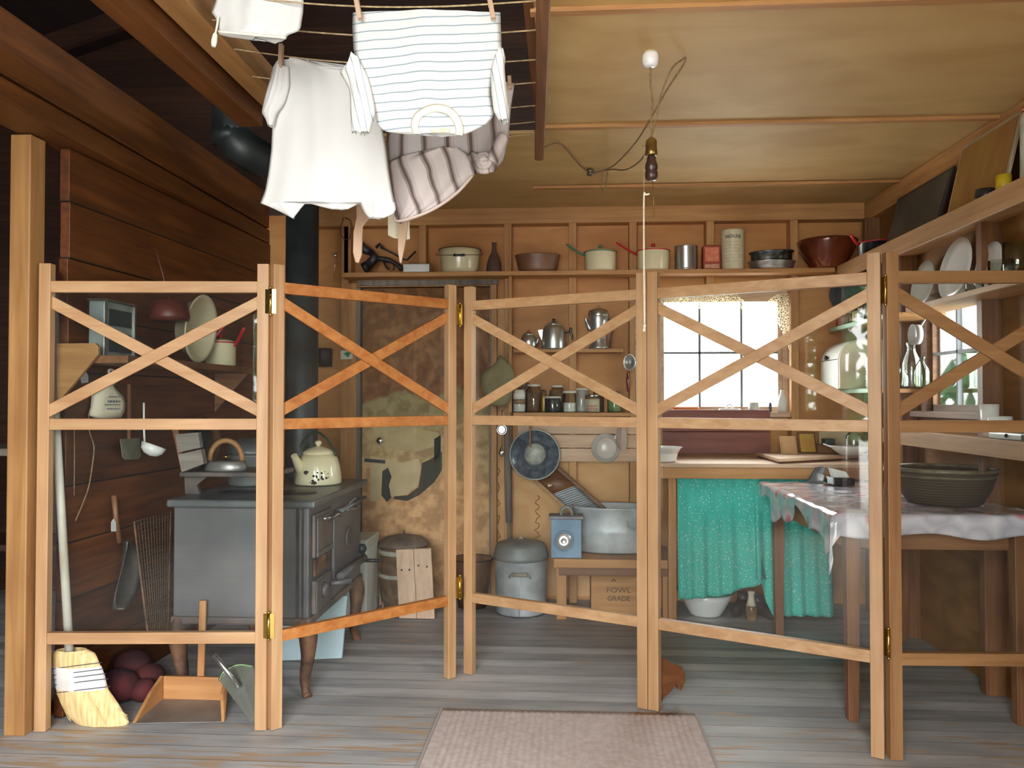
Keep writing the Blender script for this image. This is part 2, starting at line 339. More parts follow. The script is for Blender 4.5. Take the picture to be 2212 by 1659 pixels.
# far room on the left, outer walls
struct(MB().bx(-6, -5.9, FY, 5.2, 0, 3.0), 'wall_far_left', wood('dark', 'Y', (2, .2)))
SW0, SW1 = -.75, 1.05
RW0, RW1, RZ0, RZ1 = 3.74, 4.31, 1.235, 1.80
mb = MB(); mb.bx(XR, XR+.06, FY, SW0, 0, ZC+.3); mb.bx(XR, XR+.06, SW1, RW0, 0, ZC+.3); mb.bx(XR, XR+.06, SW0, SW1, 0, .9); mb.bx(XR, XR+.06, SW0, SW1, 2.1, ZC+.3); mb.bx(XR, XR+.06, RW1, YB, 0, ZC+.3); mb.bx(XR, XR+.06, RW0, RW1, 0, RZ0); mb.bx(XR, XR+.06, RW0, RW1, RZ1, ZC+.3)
struct(mb, 'wall_right', noisy('shaded_right_sheathing', (.17, .070, .016), (.30, .135, .034), 1.6, .6, st=(1, 1.2, 4), dist=1.0))  # darker than the back sheathing, the dim side put into its colour
FWX0, FWX1, FWZ0, FWZ1 = -2.20, -2.00, 1.15, 2.12
mb = MB(); y0, y1 = FY-.06, FY
mb.bx(-6, FWX0, y0, y1, 0, 4.6); mb.bx(FWX1, DOORX[0], y0, y1, 0, 4.6); mb.bx(DOORX[1], XR+.06, y0, y1, 0, 4.6)
mb.bx(FWX0, FWX1, y0, y1, 0, FWZ0); mb.bx(FWX0, FWX1, y0, y1, FWZ1, 4.6); mb.bx(DOORX[0], DOORX[1], y0, y1, DOORZ, 4.6)
struct(mb, 'wall_front', wood('dark', 'X', (2, .2)))
# kitchen ceiling: big sheets, open to the attic at the left
ax = -.10
yj = at(1185, 288, Z=ZC).y
mb = MB(); mb.bx(ax, XR, FY, yj, ZC, ZC+.015); mb.bx(-1.2, XR, yj, YB, ZC+.002, ZC+.017)
CEIL = noisy('ceiling_sheets', (.50, .315, .115), (.62, .43, .185), 2.0, .6, st=(1, 2.2, 1), lo=.3, hi=.7, detail=8, dist=.8, bump=.12)
struct(mb, 'ceiling', CEIL)
mb = MB(); n = 0
def batten(pl, pr_, z0=ZC-.016, hh=.016, ww=.035):
    a = at(*pl, Z=ZC); b = at(*pr_, Z=ZC); y = (a.y+b.y)/2
    mb.bx(min(a.x, ax) if a.x < ax else ax, XR, y-ww/2, y+ww/2, z0, z0+hh)
for pl, pr_ in (((1190, 18), (2200, -10)), ((1190, 276), (2190, 245)), ((1150, 399), (1950, 393))): batten(pl, pr_)
struct(mb, 'trim_4', wood('stud', 'X'), bev=.002, label='battens across the ceiling seams')
struct(MB().bx(-1.62, XR, YB-.10, YB-.002, 2.43, ZC+.05), 'trim_5', wood('stud', 'X'), bev=.003, label='top plate of the back wall')
struct(MB().bx(XR-.05, XR, FY, YB-.1, 2.41, ZC-.002), 'trim_6', wood('stud', 'Y'), bev=.003, label='top plate of the right wall')
struct(MB().bx(ax-.02, ax+.012, FY, yj, ZC-.005, ZC+.14), 'trim_7', wood('beam', 'Y'), label='joist along the open edge of the ceiling')
# attic roof
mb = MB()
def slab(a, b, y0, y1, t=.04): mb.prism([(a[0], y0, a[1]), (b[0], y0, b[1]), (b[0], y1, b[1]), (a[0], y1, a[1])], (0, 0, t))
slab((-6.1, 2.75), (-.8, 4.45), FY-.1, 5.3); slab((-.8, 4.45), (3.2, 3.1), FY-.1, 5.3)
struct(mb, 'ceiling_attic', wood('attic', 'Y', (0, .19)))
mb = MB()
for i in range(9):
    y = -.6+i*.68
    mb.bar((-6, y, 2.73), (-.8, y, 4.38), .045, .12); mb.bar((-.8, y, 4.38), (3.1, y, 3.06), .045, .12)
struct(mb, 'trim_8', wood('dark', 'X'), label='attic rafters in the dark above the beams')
# joists that carry the clothes lines
struct(MB().bx(-1.35, -1.25, FY, 3.2, 2.44, 2.60), 'trim_9', wood('beam', 'Y'), bev=.004, label='orange brown joist ending above the stovepipe')
struct(MB().bx(-1.23, -1.13, FY, YB-.1, 2.50, 2.60), 'trim_10', wood('post', 'Y'), bev=.004, label='paler joist beside the clothes lines')
# studs on the back wall, sills
mb = MB(); SF = YB-.095
for px, z0, z1 in ((750, 2.12, 2.43), (912, 2.12, 2.43), (1097, 0, 2.43), (1237, 0, 2.43), (1368, 0, 2.43), (1535, 1.99, 2.43), (1717, 0, 2.43), (744, 0, 2.43)):
    x = at(px, 700, Y=SF).x; mb.bx(x-.024, x+.024, SF, YB-.001, z0, z1)
struct(mb, 'trim_11', wood('stud', 'Z'), bev=.002, label='open wall studs of the back wall')
mb = MB()
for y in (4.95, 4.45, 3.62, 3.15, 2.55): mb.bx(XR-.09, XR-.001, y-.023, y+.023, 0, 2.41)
struct(mb, 'trim_12', wood('old', 'Z'), bev=.002, label='open wall studs of the right wall')  # darker wood than the back studs, stands for weaker light here
# red brown boards under the window, grey boards by the sink
mb = MB()
for i in range(2): mb.bx(at(1430, 900, Y=SF).x, 1.30, SF-.02, SF-.001, .955+i*.14, 1.09+i*.14)
struct(mb, 'trim_13', wood('redbrown', 'X'), bev=.002, label='red brown boards below the back window')
mb = MB()
for i in range(3):
    z = .90+i*.088; mb.bx(at(1118, 950, Y=SF).x, at(1385, 950, Y=SF).x, SF-.016, SF-.001, z, z+.083)
struct(mb, 'trim_14', wood('pale', 'X'), bev=.002, label='pale boards behind the hanging pans')
lin = noisy('peach_lining_paper', (.62, .34, .15), (.76, .46, .225), 2.2, .8, st=(1, 1, 1.4), dist=1.4, detail=6)
mb = MB()
for x0p, x1p, z1 in ((1066, 1092, 1.9), (1104, 1228, .96), (1246, 1358, .96)):
    a = at(x0p, 1000, Y=YB-.004).x; b = at(x1p, 1000, Y=YB-.004).x; mb.bx(a, b, YB-.004, YB-.001, .02, z1)
struct(mb, 'trim_17', lin, label='peach coloured lining paper on the lower back wall')
mb = MB()
for x0, ya, yb_ in ((1075, 1010, 1180), (1161, 1070, 1170)):
    mb.tube([at(x0+5*math.sin(i*1.3)+3*math.sin(i*3.1), ya+(yb_-ya)*i/24, Y=YB-.0045) for i in range(25)], .0025, 4)
struct(mb, 'trim_18', plain('water_stain', (.22, .10, .04), .9), label='dark wavy water stain edges on the lining paper')
# ---- windows
def window(name, x0, x1, z0, z1, place, nx, nz, fr=.05, mw=.014, fm=None, rail=None):
    """place(a, d, z): a along the wall, d depth out from the room"""
    fm = fm or wood('pale', 'X')
    mb = MB()
    def bb(a0, a1, d0, d1, zz0, zz1, m=mb):
        p = place(a0, d0, zz0); q = place(a1, d1, zz1); m.bx(min(p[0], q[0]), max(p[0], q[0]), min(p[1], q[1]), max(p[1], q[1]), zz0, zz1)
    bb(x0-.045, x0+.012, -.02, .05, z0-.02, z1+.045); bb(x1-.012, x1+.045, -.02, .05, z0-.02, z1+.045)
    bb(x0+.012, x1-.012, -.02, .05, z1-.012, z1+.045); bb(x0-.07, x1+.07, -.07, .05, z0-.03, z0)
    o = mb.build(name, fm, bev=.002); o['kind'] = 'structure'
    s = MB()
    bb(x0+.013, x0+.013+fr*.5, .005, .035, z0, z1-.012, s); bb(x1-.013-fr*.5, x1-.013, .005, .035, z0, z1-.012, s)
    bb(x0+.013, x1-.013, .005, .035, z0, z0+fr*.7, s); bb(x0+.013, x1-.013, .005, .035, z1-.012-fr*.5, z1-.012, s)
    so = s.build('window_sash', fm, o)
    g = MB()
    for i in range(1, nx): a = x0+(x1-x0)*i/nx; bb(a-mw/2, a+mw/2, .008, .03, z0+.02, z1-.02, g)
    for i in range(1, nz): z = z0+(z1-z0)*i/nz if rail is None else rail; bb(x0+.02, x1-.02, .008, .03, z-mw/2, z+mw/2, g)
    g.build('glazing_bars', plain('grey_paint_'+name, (.16, .17, .19), .5), so)
    p = MB(); bb(x0+.02, x1-.02, .018, .021, z0+.01, z1-.02, p); p.build('window_pane', WPANE, so)
    return o
window('window_1', WX0, WX1, WZ0, WZ1, lambda a, d, z: (a, YB+d, z), 3, 2, rail=at(1500, 762, Y=YB).z)
window('window_2', RW0, RW1, RZ0, RZ1, lambda a, d, z: (XR+d, a, z), 2, 2, fm=wood('old', 'Y'), rail=at(2040, 762, X=XR).z)
window('added_fill_window', SW0, SW1, .9, 2.1, lambda a, d, z: (XR+d, a, z), 3, 2, fm=wood('old', 'Y'))  # added side window out of view, put in to brighten the kitchen
window('window_3', FWX0, FWX1, FWZ0, FWZ1, lambda a, d, z: (a, FY-d, z), 1, 2, rail=1.66)
# ---- inner door with torn wallpaper
DX0, DX1, DZ1 = at(782, 900, Y=YB-.05).x, at(1057, 900, Y=YB-.05).x, at(900, 622, Y=YB-.05).z
DY = YB-.05
def door_mat():
    m, nt, b = base('old_wallpaper', (.5, .3, .15), .8); N = nt.nodes; L = nt.links
    t = N.new('ShaderNodeTexCoord'); sp = N.new('ShaderNodeSeparateXYZ'); L.new(t.outputs['Object'], sp.inputs[0])
    n = N.new('ShaderNodeTexNoise'); n.inputs['Scale'].default_value = 3.2; n.inputs['Detail'].default_value = 6; L.new(t.outputs['Object'], n.inputs[0])
    a = N.new('ShaderNodeMath'); a.operation = 'MULTIPLY_ADD'; a.inputs[1].default_value = .38; L.new(n.outputs[0], a.inputs[0]); L.new(sp.outputs[2], a.inputs[2])
    r = N.new('ShaderNodeValToRGB'); dv = N.new('ShaderNodeMath'); dv.operation = 'DIVIDE'; dv.inputs[1].default_value = 2.3; L.new(a.outputs[0], dv.inputs[0]); L.new(dv.outputs[0], r.inputs[0])
    e = r.color_ramp.elements; e[0].position = 0; e[0].color = (.70, .40, .20, 1); e[1].position = 1; e[1].color = (.22, .10, .035, 1)
    for p, c in ((.43, (.72, .42, .21)), (.45, (.60, .42, .21)), (.56, (.48, .34, .17)), (.60, (.36, .28, .135)), (.645, (.32, .25, .12)), (.66, (.26, .11, .045)), (.8, (.31, .15, .06))):
        k = e.new(p); k.color = (*c, 1)
    n2 = N.new('ShaderNodeTexNoise'); n2.inputs['Scale'].default_value = 14; n2.inputs['Detail'].default_value = 8; L.new(t.outputs['Object'], n2.inputs[0])
    r2 = N.new('ShaderNodeValToRGB'); r2.color_ramp.elements[0].position = .42; r2.color_ramp.elements[0].color = (.55, .5, .45, 1); r2.color_ramp.elements[1].position = .6; L.new(n2.outputs[0], r2.inputs[0])
    mx = N.new('ShaderNodeMix'); mx.data_type = 'RGBA'; mx.blend_type = 'MULTIPLY'; mx.inputs[0].default_value = .8; L.new(r.outputs[0], mx.inputs[6]); L.new(r2.outputs[0], mx.inputs[7])
    L.new(mx.outputs[2], b.inputs['Base Color']); return m
do = MB().bx(DX0, DX1, DY, YB-.002, .01, DZ1).build('door_1', door_mat(), bev=.003); do['kind'] = 'structure'
mb = MB(); xl = at(731, 900, Y=SF).x
mb.bx(xl+.03, DX0-.03, DY-.03, YB-.003, 0, DZ1+.03)
mb.bx(DX1+.012, DX1+.05, DY-.03, YB-.003, 0, DZ1+.03)
mb.bx(DX0-.03, DX1+.03, DY-.02, YB-.003, DZ1+.006, DZ1+.10)
struct(mb, 'trim_15', wood('stud', 'Z'), bev=.003, label='plain casing around the inner door')
struct(MB().bx(DX0-.028, DX0-.006, DY-.035, YB-.01, .02, DZ1).bx(DX1+.003, DX1+.014, DY-.035, YB-.01, .02, DZ1).bx(DX0-.02, DX1+.06, DY-.04, DY-.018, DZ1+.012, DZ1+.045), 'trim_16', wood('grey', 'Z'), label='weathered grey stop strips of the inner door')
def dp(x, y, d=0): p = at(x, y, Y=DY-d); return p
def patch(name, pts, m, d, th=.002):
    MB().prism([dp(x, y, d) for x, y in pts], (0, -th, 0)).build(name, m, do)
patch('torn_paper', [(800, 905), (850, 915), (900, 925), (948, 935), (950, 960), (905, 975), (858, 972), (815, 960), (806, 935)], noisy('paper_scrap', (.42, .31, .16), (.5, .4, .22), 9, .85), .002)
patch('torn_paper', [(800, 985), (868, 1000), (905, 990), (912, 1020), (900, 1052), (872, 1070), (840, 1072), (832, 1042), (822, 1080), (800, 1084)], noisy('paper_scrap_pale', (.50, .38, .21), (.58, .46, .28), 9, .85), .002)
patch('bare_patch', [(826, 1018), (838, 1010), (846, 1030), (840, 1048), (845, 1075), (836, 1085), (824, 1070)], plain('tar_patch', (.045, .05, .045), .8), .005)
patch('bare_patch', [(912, 1000), (930, 992), (955, 975), (955, 1015), (938, 1042), (905, 1070), (880, 1082), (850, 1078), (852, 1072), (880, 1070), (904, 1052)], plain('tar_patch_2', (.055, .05, .035), .8), .005)
patch('bare_patch', [(938, 948), (952, 940), (952, 992), (938, 1000)], plain('tar_patch_3', (.02, .022, .02), .8), .005)
patch('latch_bar', [(788, 990), (832, 994), (832, 1001), (788, 997)], IRON, .006, .012)
MB().lathe([(.012, 0), (.008, .03), (.022, .04), (.026, .055), (.018, .068), (.001, .07)], dp(825, 951, .0), 16, RX(PI/2)).build('door_knob', MIRRORM, do)
# ---- shelves
Z1 = 2.105
mb = MB(); mb.bx(at(738, 590, Y=4.93).x, XR-.27, 4.93, SF-.001, Z1-.028, Z1)
tag(mb.build('wall_shelf', wood('stud', 'X'), bev=.002), 'long high wooden shelf across the back wall holding pots and tins', 'shelf')
def s_board(x0p, x1p, yp, depth, label, k='stud', th=.022):
    y = SF-depth; a = at(x0p, yp, Y=y); b = at(x1p, yp, Y=y)
    return tag(MB().bx(a.x, b.x, y, YB-.002, a.z-th, a.z).build('wall_shelf', wood(k, 'X'), bev=.002), label, 'shelf'), a.z
_, Z2 = s_board(1109, 1346, 754, .09, 'short wooden shelf holding the coffee pots on the back wall')
_, Z3 = s_board(1109, 1372, 891, .14, 'lowest wooden shelf on the back wall holding a row of glass jars')
xq = at(1103, 700, Y=SF-.09).x
tag(MB().bx(xq-.012, xq+.008, SF-.10, YB-.1, Z3, Z1-.03).build('shelf_upright', wood('stud', 'Z'), bev=.002), 'narrow upright board at the left end of the coffee pot shelf', 'board')
# right wall shelves
SX = 1.67
def rshelf(y0, y1, z, label, k='stud', edge=.022, lip=None, SX=SX):
    t = T('wall_shelf', (SX, (y0+y1)/2, z), label, 'shelf')
    MB().bx(SX+.018, XR-.002, y0, y1, z-.022, z).build('board', wood(k, 'Y'), t, bev=.001)
    MB().bx(SX, SX+.017, y0, y1, z-edge, z+.002).build('front_edge', lip or wood('pale' if k == 'stud' else k, 'Y'), t, bev=.002)
    return t
MINT = noisy('mint_paint', (.32, .50, .38), (.42, .60, .47), 6, .5)
rshelf(1.6, SF-.16, 2.106, 'high wooden shelf on the right wall with pictures leaning on it', edge=.088, lip=wood('fir', 'Y'))
MZ = at(2140, 616, X=1.735).z
rshelf(3.02, 4.10, MZ, 'middle shelf on the right wall above the side window holding plates', SX=1.735)
rshelf(4.11, SF-.003, 1.74, 'mint edged spice shelf in the back right corner', lip=MINT)
rshelf(RW1+.06, SF-.003, 1.355, 'mint edged shelf under the bread box', lip=MINT)
DZB = at(2100, 945, X=1.735).z
rshelf(3.02, 4.45, DZB, 'deep shelf board under the side window', edge=.072, lip=wood('post', 'Y'), SX=1.735)
# ------------------------------------------------------------------ folding screen of five hinged glazed frames
scr = T('folding_screen', (0, 3.2, 0), 'five panel folding screen of fir frames with crossed braces and clear panes', 'screen')
PAN = [((-2.034, 2.965), (-1.181, 3.032), 'fir', 0), ((-1.121, 3.049), (-.512, 3.651), 'orange', 1), ((-.448, 3.71), (.331, 3.345), 'fir', 1),
       ((.375, 3.328), (1.133, 2.943), 'fir', 0), ((1.196, 2.929), (2.045, 2.963), 'fir_shaded', 1)]
for (a, b, wk, first) in PAN:
    A = V(a[0], a[1], 0); Bv = V(b[0], b[1], 0); d = (Bv-A).normalized(); n = V(-d.y, d.x, 0); wd = (Bv-A).length
    if wk == 'fir_shaded': wd = min(wd, .72)     # the last panel stops at the right wall
    R = Matrix((d, n, V(0, 0, 1))).transposed()
    def B3(m, s0, s1, t0, t1, z0, z1): m.box(A+d*(s0+s1)/2+n*(t0+t1)/2+V(0, 0, (z0+z1)/2), (s1-s0, t1-t0, z1-z0), R)
    m = MB(); B3(m, -.0225, .0225, 0, .038, .003, 1.834); B3(m, wd-.0225, wd+.0225, 0, .038, .003, 1.834)
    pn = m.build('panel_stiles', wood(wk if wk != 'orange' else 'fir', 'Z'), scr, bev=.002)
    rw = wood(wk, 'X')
    for z0, z1 in ((1.72, 1.765), (1.178, 1.222), (.34, .385)):
        m = MB(); B3(m, .0225, wd-.0225, .003, .031, z0, z1); m.build('rail', rw, pn, bev=.002)
    full = wd
    for k in range(2):
        z0, z1 = (1.245, 1.690) if k == 0 else (1.690, 1.245)
        t = .010 if k == first else .022
        m = MB(); p = A+d*.004+n*t+V(0, 0, z0); q = A+d*(full-.004)+n*t+V(0, 0, z1)
        m.bar(p, q, .012, .045, up=(0, 0, 1)); m.build('brace', rw, pn, bev=.0015)
    m = MB(); B3(m, .01, wd-.01, .0325, .0345, .352, 1.752); m.build('pane', PANE, pn)
def hinge(x, y, z0, z1, a1, a2):
    m = MB(); m.tube([(x, y, z0), (x, y, z1)], .0065, 10)
    for zz in (.25, .5, .75): m.tube([(x, y, z0+(z1-z0)*zz-.001), (x, y, z0+(z1-z0)*zz+.001)], .0075, 10)
    for a, l in ((a1, .022), (a2, .022)):
        dx, dy = math.cos(a), math.sin(a)
        m.bar((x, y, (z0+z1)/2), (x+dx*l, y+dy*l, (z0+z1)/2), .0025, (z1-z0)*.96)
    m.sph((x, y, z1+.003), .006); m.sph((x, y, z0-.003), .006)
    m.build('hinge', BRASS, scr)
for z0, z1 in ((1.635, 1.735), (.36, .46)):
    hinge(-1.150, 3.032, z0, z1, PI*.97, PI*.05)
    hinge(-.480, 3.672, z0+.01, z1+.01, PI*1.3, -PI*.3)
    hinge(1.170, 2.930, z0+.01, z1+.01, PI*.62, PI*.42)
mb = MB(); o_ = at(1418, 1535, Z=0); mb.prism([V(.385, 3.375, 0)+V(.135*s, .055*s, z) for s, z in ((0, 0), (0, .235), (.25, .205), (.6, .175), (.9, .155), (1.02, .13), (1.03, .09), (.9, .055), (.8, .06), (.74, .085), (.55, .055), (.3, .03), (.2, 0))], V(-.01, .035, 0))
mb.build('foot', wood('foot', 'X'), scr, bev=.004)
# ------------------------------------------------------------------ clothes rack and washing
rack = T('clothes_airer', at(1165, 348, Z=2.42), 'long dark wooden airer rail with cord clothes lines strung to the joist', 'clothes rack')
pts = [at(1176, -70, Z=2.425), at(1165, 340, Z=2.42)]
mb = MB(); mb.bar(pts[0], pts[1], .042, .022); mb.lathe([(.021, -.011), (.021, .011)], pts[1], 16)
mb.build('rail', wood('old', 'Y'), rack, bev=.004)
LINES = [((400, -25), (1158, 2)), ((452, 42), (1158, 65)), ((500, 105), (1158, 129)), ((545, 165), (1158, 178)), ((572, 215), (1157, 228)), ((592, 258), (1156, 263)), ((606, 290), (1163, 288))]
for (l, r_) in LINES:
    a = at(*l, X=-1.14); b = at(*r_, Z=2.434); m_ = (a+b)/2-V(0, 0, .035)
    MB().tube(bez([a, (a+m_)/2-V(0, 0, .008), m_, (b+m_)/2-V(0, 0, .008), b], 4), .0026, 6).build('line', ROPE, rack)
def bag(mb, rows, Y, bulge=.012, wav=.006, nu=22, nv=26, mi=0, ph=0, sag=None):
    def row(v):
        t = v*(len(rows)-1); i = min(int(t), len(rows)-2); f = t-i
        return [rows[i][k]*(1-f)+rows[i+1][k]*f for k in range(3)]
    def fn(side):
        def g(u, v):
            y, xl, xr = row(v); p = at(xl+(xr-xl)*u, y, Y=Y)
            e = math.sin(PI*min(max(u, 0), 1))**.6
            dy = side*bulge*e+wav*e*(math.sin(9*u+ph+2.2*v)+.5*math.sin(23*u+ph*2+1.2*v))
            return (p.x, Y+dy, p.z)
        return g
    mb.grid(fn(-1), nu, nv, mi); mb.grid(fn(1), nu, nv, mi)
# striped jersey hung upside down
TEEM = stripes('blue_striped_jersey', (.70, .71, .71), [(.86, (.28, .36, .42))], 2, .0268, (-.035, 0, 0), .008)
TEEX = stripes('blue_striped_sleeve', (.82, .82, .80), [(.86, (.35, .40, .45))], 0, .020, (0, 0, .22), .006)
tee = T('striped_shirt', at(920, 290, Y=2.27), 'white jersey shirt with thin blue stripes pegged upside down', 'shirt')
mb = MB(); bag(mb, [(27, 762, 1081), (60, 761, 1082), (116, 764, 1084), (150, 783, 1068), (200, 799, 1060), (250, 812, 1068), (270, 814, 1050), (284, 830, 1022), (291, 885, 1004)], 2.27, .014, .004); mb.build('body', TEEM, tee)
mb = MB(); bag(mb, [(122, 760, 772), (157, 733, 790), (170, 742, 797), (195, 755, 803), (240, 757, 812), (288, 760, 800)], 2.265, .02, .010, 16, 16, ph=1); mb.build('sleeve', TEEX, tee)
mb = MB(); bag(mb, [(108, 1078, 1088), (125, 1066, 1092), (150, 1060, 1090), (200, 1061, 1095), (240, 1066, 1100), (262, 1078, 1099)], 2.265, .02, .008, 16, 16, ph=2); mb.build('sleeve', TEEX, tee)
mb = MB(); cpts = [at(x, y, Y=2.248) for x, y in ((893, 290), (888, 268), (897, 245), (920, 230), (945, 225), (972, 232), (992, 252), (1000, 275), (999, 293))]
for i in range(-4, 5): pass
bp = bez(cpts, 5); cc = at(945, 290, Y=2.248)
def nb(u, v):
    i = min(int(u*(len(bp)-1)), len(bp)-1); p = bp[i]; q = p+(cc-p).normalized()*.022*v; return (q.x, q.y-.004*math.sin(PI*v), q.z)
mb.grid(nb, len(bp)-1, 3); mb.build('neckband', COTTONC, tee, solid=.003)
mb = MB(); a = at(932, 276, Y=2.246); b = at(970, 286, Y=2.246); mb.bx(a.x, b.x, a.y-.001, a.y+.001, b.z, a.z)
mb.build('size_tag', noisy('faded_tag', (.80, .45, .30), (.88, .72, .58), 40, .8), tee)
# plain white blouse
bl = T('white_blouse', at(710, 470, Y=2.66), 'short sleeved plain white blouse pegged by its shoulder, left of the striped jersey', 'blouse')
mb = MB()
bag(mb, [(131, 598, 676), (143, 590, 765), (165, 584, 800), (210, 584, 812), (270, 588, 825), (320, 586, 834), (370, 580, 840), (410, 573, 847), (439, 562, 853)], 2.66, .018, .009, 40, 30)
bag(mb, [(439, 562, 660), (450, 590, 650), (460, 610, 643), (471, 630, 634)], 2.66, .012, .005, 12, 8)
bag(mb, [(437, 661, 778), (444, 684, 768), (452, 715, 752)], 2.672, .008, .004, 12, 6)
bag(mb, [(437, 777, 853), (452, 783, 856), (463, 789, 850), (471, 796, 830)], 2.655, .014, .005, 12, 8)
mb.build('body', COTTON, bl)
mb = MB(); bag(mb, [(146, 592, 625), (190, 577, 626), (225, 568, 615), (244, 565, 600), (256, 573, 596), (273, 580, 592)], 2.64, .02, .008, 14, 16, ph=.7); mb.build('sleeve', COTTON, bl)
mb = MB(); mb.tube(bez([at(x, y, Y=2.64) for x, y in ((664, 130), (672, 137), (683, 143), (700, 146), (730, 147), (764, 147))], 4), .007, 8, flat=.5); mb.build('collar', COTTON, bl)
# brown striped garment
BRS = [(.55, (.36, .30, .28)), (.64, (.15, .11, .105)), (.76, (.38, .31, .29)), (.84, (.55, .49, .49))]
BRM = stripes('brown_striped_cotton', (.60, .55, .56), BRS, 0, .086, (0, 0, .02), .01)
BRM2 = stripes('brown_striped_cotton_bias', (.64, .57, .56), BRS, 0, .086, (0, 0, .34), .02)
br = T('striped_apron', at(940, 480, Y=2.86), 'pinkish cotton garment with wide brown stripes knotted at its corner', 'garment')
mb = MB(); bag(mb, [(180, 1060, 1112), (230, 960, 1104), (270, 840, 1101), (300, 834, 1099), (345, 838, 1088), (372, 846, 1068)], 2.88, .012, .006, 26, 16); mb.build('back_panel', BRM, br)
mb = MB(); bag(mb, [(320, 940, 990), (334, 872, 1012), (350, 838, 1026), (375, 843, 1030), (400, 846, 1004), (440, 850, 962), (468, 853, 910), (481, 856, 872)], 2.85, .010, .007, 26, 18, ph=1.5); mb.build('front_fold', BRM2, br)
MB().tube(bez([at(x, y, Y=2.835) for x, y in ((852, 470), (860, 478), (905, 466), (950, 444), (990, 414), (1020, 380))], 6), .011, 8, flat=.45).build('hem', noisy('pink_hem', (.66, .52, .48), (.74, .62, .57), 8, .9), br)
mb = MB(); kc = at(1045, 352, Y=2.835)
for rr, a0, a1, dy in ((.034, .3, 5.2, 0), (.020, 1.2, 6.6, -.012), (.010, 0, 6.2, -.02)):
    mb.tube([kc+V(math.cos(a0+(a1-a0)*t/14)*rr, dy, math.sin(a0+(a1-a0)*t/14)*rr*.9) for t in range(15)], .011, 8)
mb.tube(bez([kc+V(-.05, .01, .03), kc+V(-.02, 0, .01), kc], 4), .018, 8); mb.tube(bez([kc+V(.07, .01, .10), kc+V(.05, -.005, .05), kc+V(.03, -.005, 0)], 4), .022, 8)
mb.build('knot', BRM2, br)
# white bloomers at the top of the picture
sh = T('white_bloomers', at(560, 90, Y=2.3), 'gathered white cotton garment with a tassel at the top left of the washing', 'garment')
mb = MB(); bag(mb, [(-60, 475, 655), (0, 466, 656), (28, 456, 655), (38, 466, 653), (60, 470, 650), (68, 470, 644), (76, 474, 622), (85, 545, 618)], 2.3, .02, .007, 24, 18); mb.build('body', COTTON, sh)
MB().tube(bez([at(472, 35, Y=2.285), at(468, 60, Y=2.285), at(465, 75, Y=2.285), at(461, 101, Y=2.285)], 4), [.003]*8+[.007, .008, .009, .008, .006], 8).build('tassel', COTTONC, sh)
MB().tube([at(472+ (i*9.7), 68+(i*.9), Y=2.275) for i in range(16)], .004, 6).build('trim_cord', COTTONC, sh)
def pin(x0, y0, x1, y1, Y, lab):
    mb = MB(); a = at(x0, y0, Y=Y); b = at(x1, y1, Y=Y)
    mb.bar(a+V(0, -.006, 0), b+V(0, -.006, 0), .014, .007, up=(0, 1, 0)); mb.bar(a+V(0, .006, 0), b+V(0, .006, 0), .014, .007, up=(0, 1, 0)); mb.tube([a*.45+b*.55+V(-.008, 0, 0), a*.45+b*.55+V(.008, 0, 0)], .004, 8)
    tag(mb.build('clothespin', wood('pale', 'Z'), bev=.0015), lab, 'clothespin', 'clothespins on the washing')
pin(766, -20, 778, 41, 2.235, 'wooden clothespin at the left corner of the striped jersey')
pin(1054, -20, 1066, 41, 2.235, 'wooden clothespin at the right corner of the striped jersey')
pin(1100, 165, 1102, 192, 2.862, 'wooden clothespin at the top of the brown striped garment')
pin(608, 96, 606, 148, 2.625, 'wooden clothespin holding the white blouse')
# wooden paddles of another airer behind the washing
def outline(mb, pts, Y, th, mi=0): mb.prism([at(x, y, Y=Y) for x, y in pts], (0, th, 0), mi)
mb = MB(); outline(mb, [(768, 400), (800, 400), (815, 445), (808, 462), (790, 480), (783, 490), (781, 550), (774, 568), (767, 566), (762, 545), (763, 500), (770, 470)], 3.05, .012)
tag(mb.build('airer_arm', wood('pale', 'Z'), bev=.003), 'pale wooden paddle arm hanging below the white blouse', 'wooden arm')
t = T('airer_arm', at(873, 570, Y=3.05), 'pointed wooden arm wrapped in yellowed paper below the striped garment', 'wooden arm')
mb = MB(); outline(mb, [(860, 440), (882, 440), (880, 480), (876, 520), (870, 552), (866, 569), (863, 566), (859, 540), (860, 500)], 3.05, .012); mb.build('arm', wood('pale', 'Z'), t, bev=.002)
mb = MB(); outline(mb, [(838, 440), (884, 440), (885, 516), (873, 518), (850, 514), (838, 508)], 3.066, .003); mb.build('paper_wrap', PAPER, t)
# ------------------------------------------------------------------ ceiling light and its cords
p0 = at(1405, 114, Z=ZC); LY = p0.y
lt = T('ceiling_light', p0, 'white porcelain ceiling rose with brass pull chain socket on a twisted cord', 'light')
def L_(x, y, dy=0): return at(x, y, Y=LY+dy)
MB().lathe([(.001, -.052), (.016, -.052), (.026, -.044), (.030, -.030), (.030, -.012), (.027, 0)], p0, 24).build('ceiling_rose', plain('porcelain', (.86, .86, .88), .15, coat=.5), lt)
sk = L_(1407, 297)
MB().tube(bez([p0+V(0, 0, -.05), L_(1405, 180), L_(1409, 220), L_(1406, 260), sk+V(0, 0, .01)], 8), .0034, 7).build('twisted_cord', CORD, lt)
def dz(n): return n*LY/FPX
so = MB().lathe([(.006, 0), (.012, -.004), (.0195, -.012), (.020, -.045), (.0215, -.048), (.0215, -.062), (.018, -.066)], sk, 24).tube([sk+V(-.018, 0, -.03), sk+V(-.032, 0, -.03)], .003, 8).build('lamp_socket', BRASSD, lt)
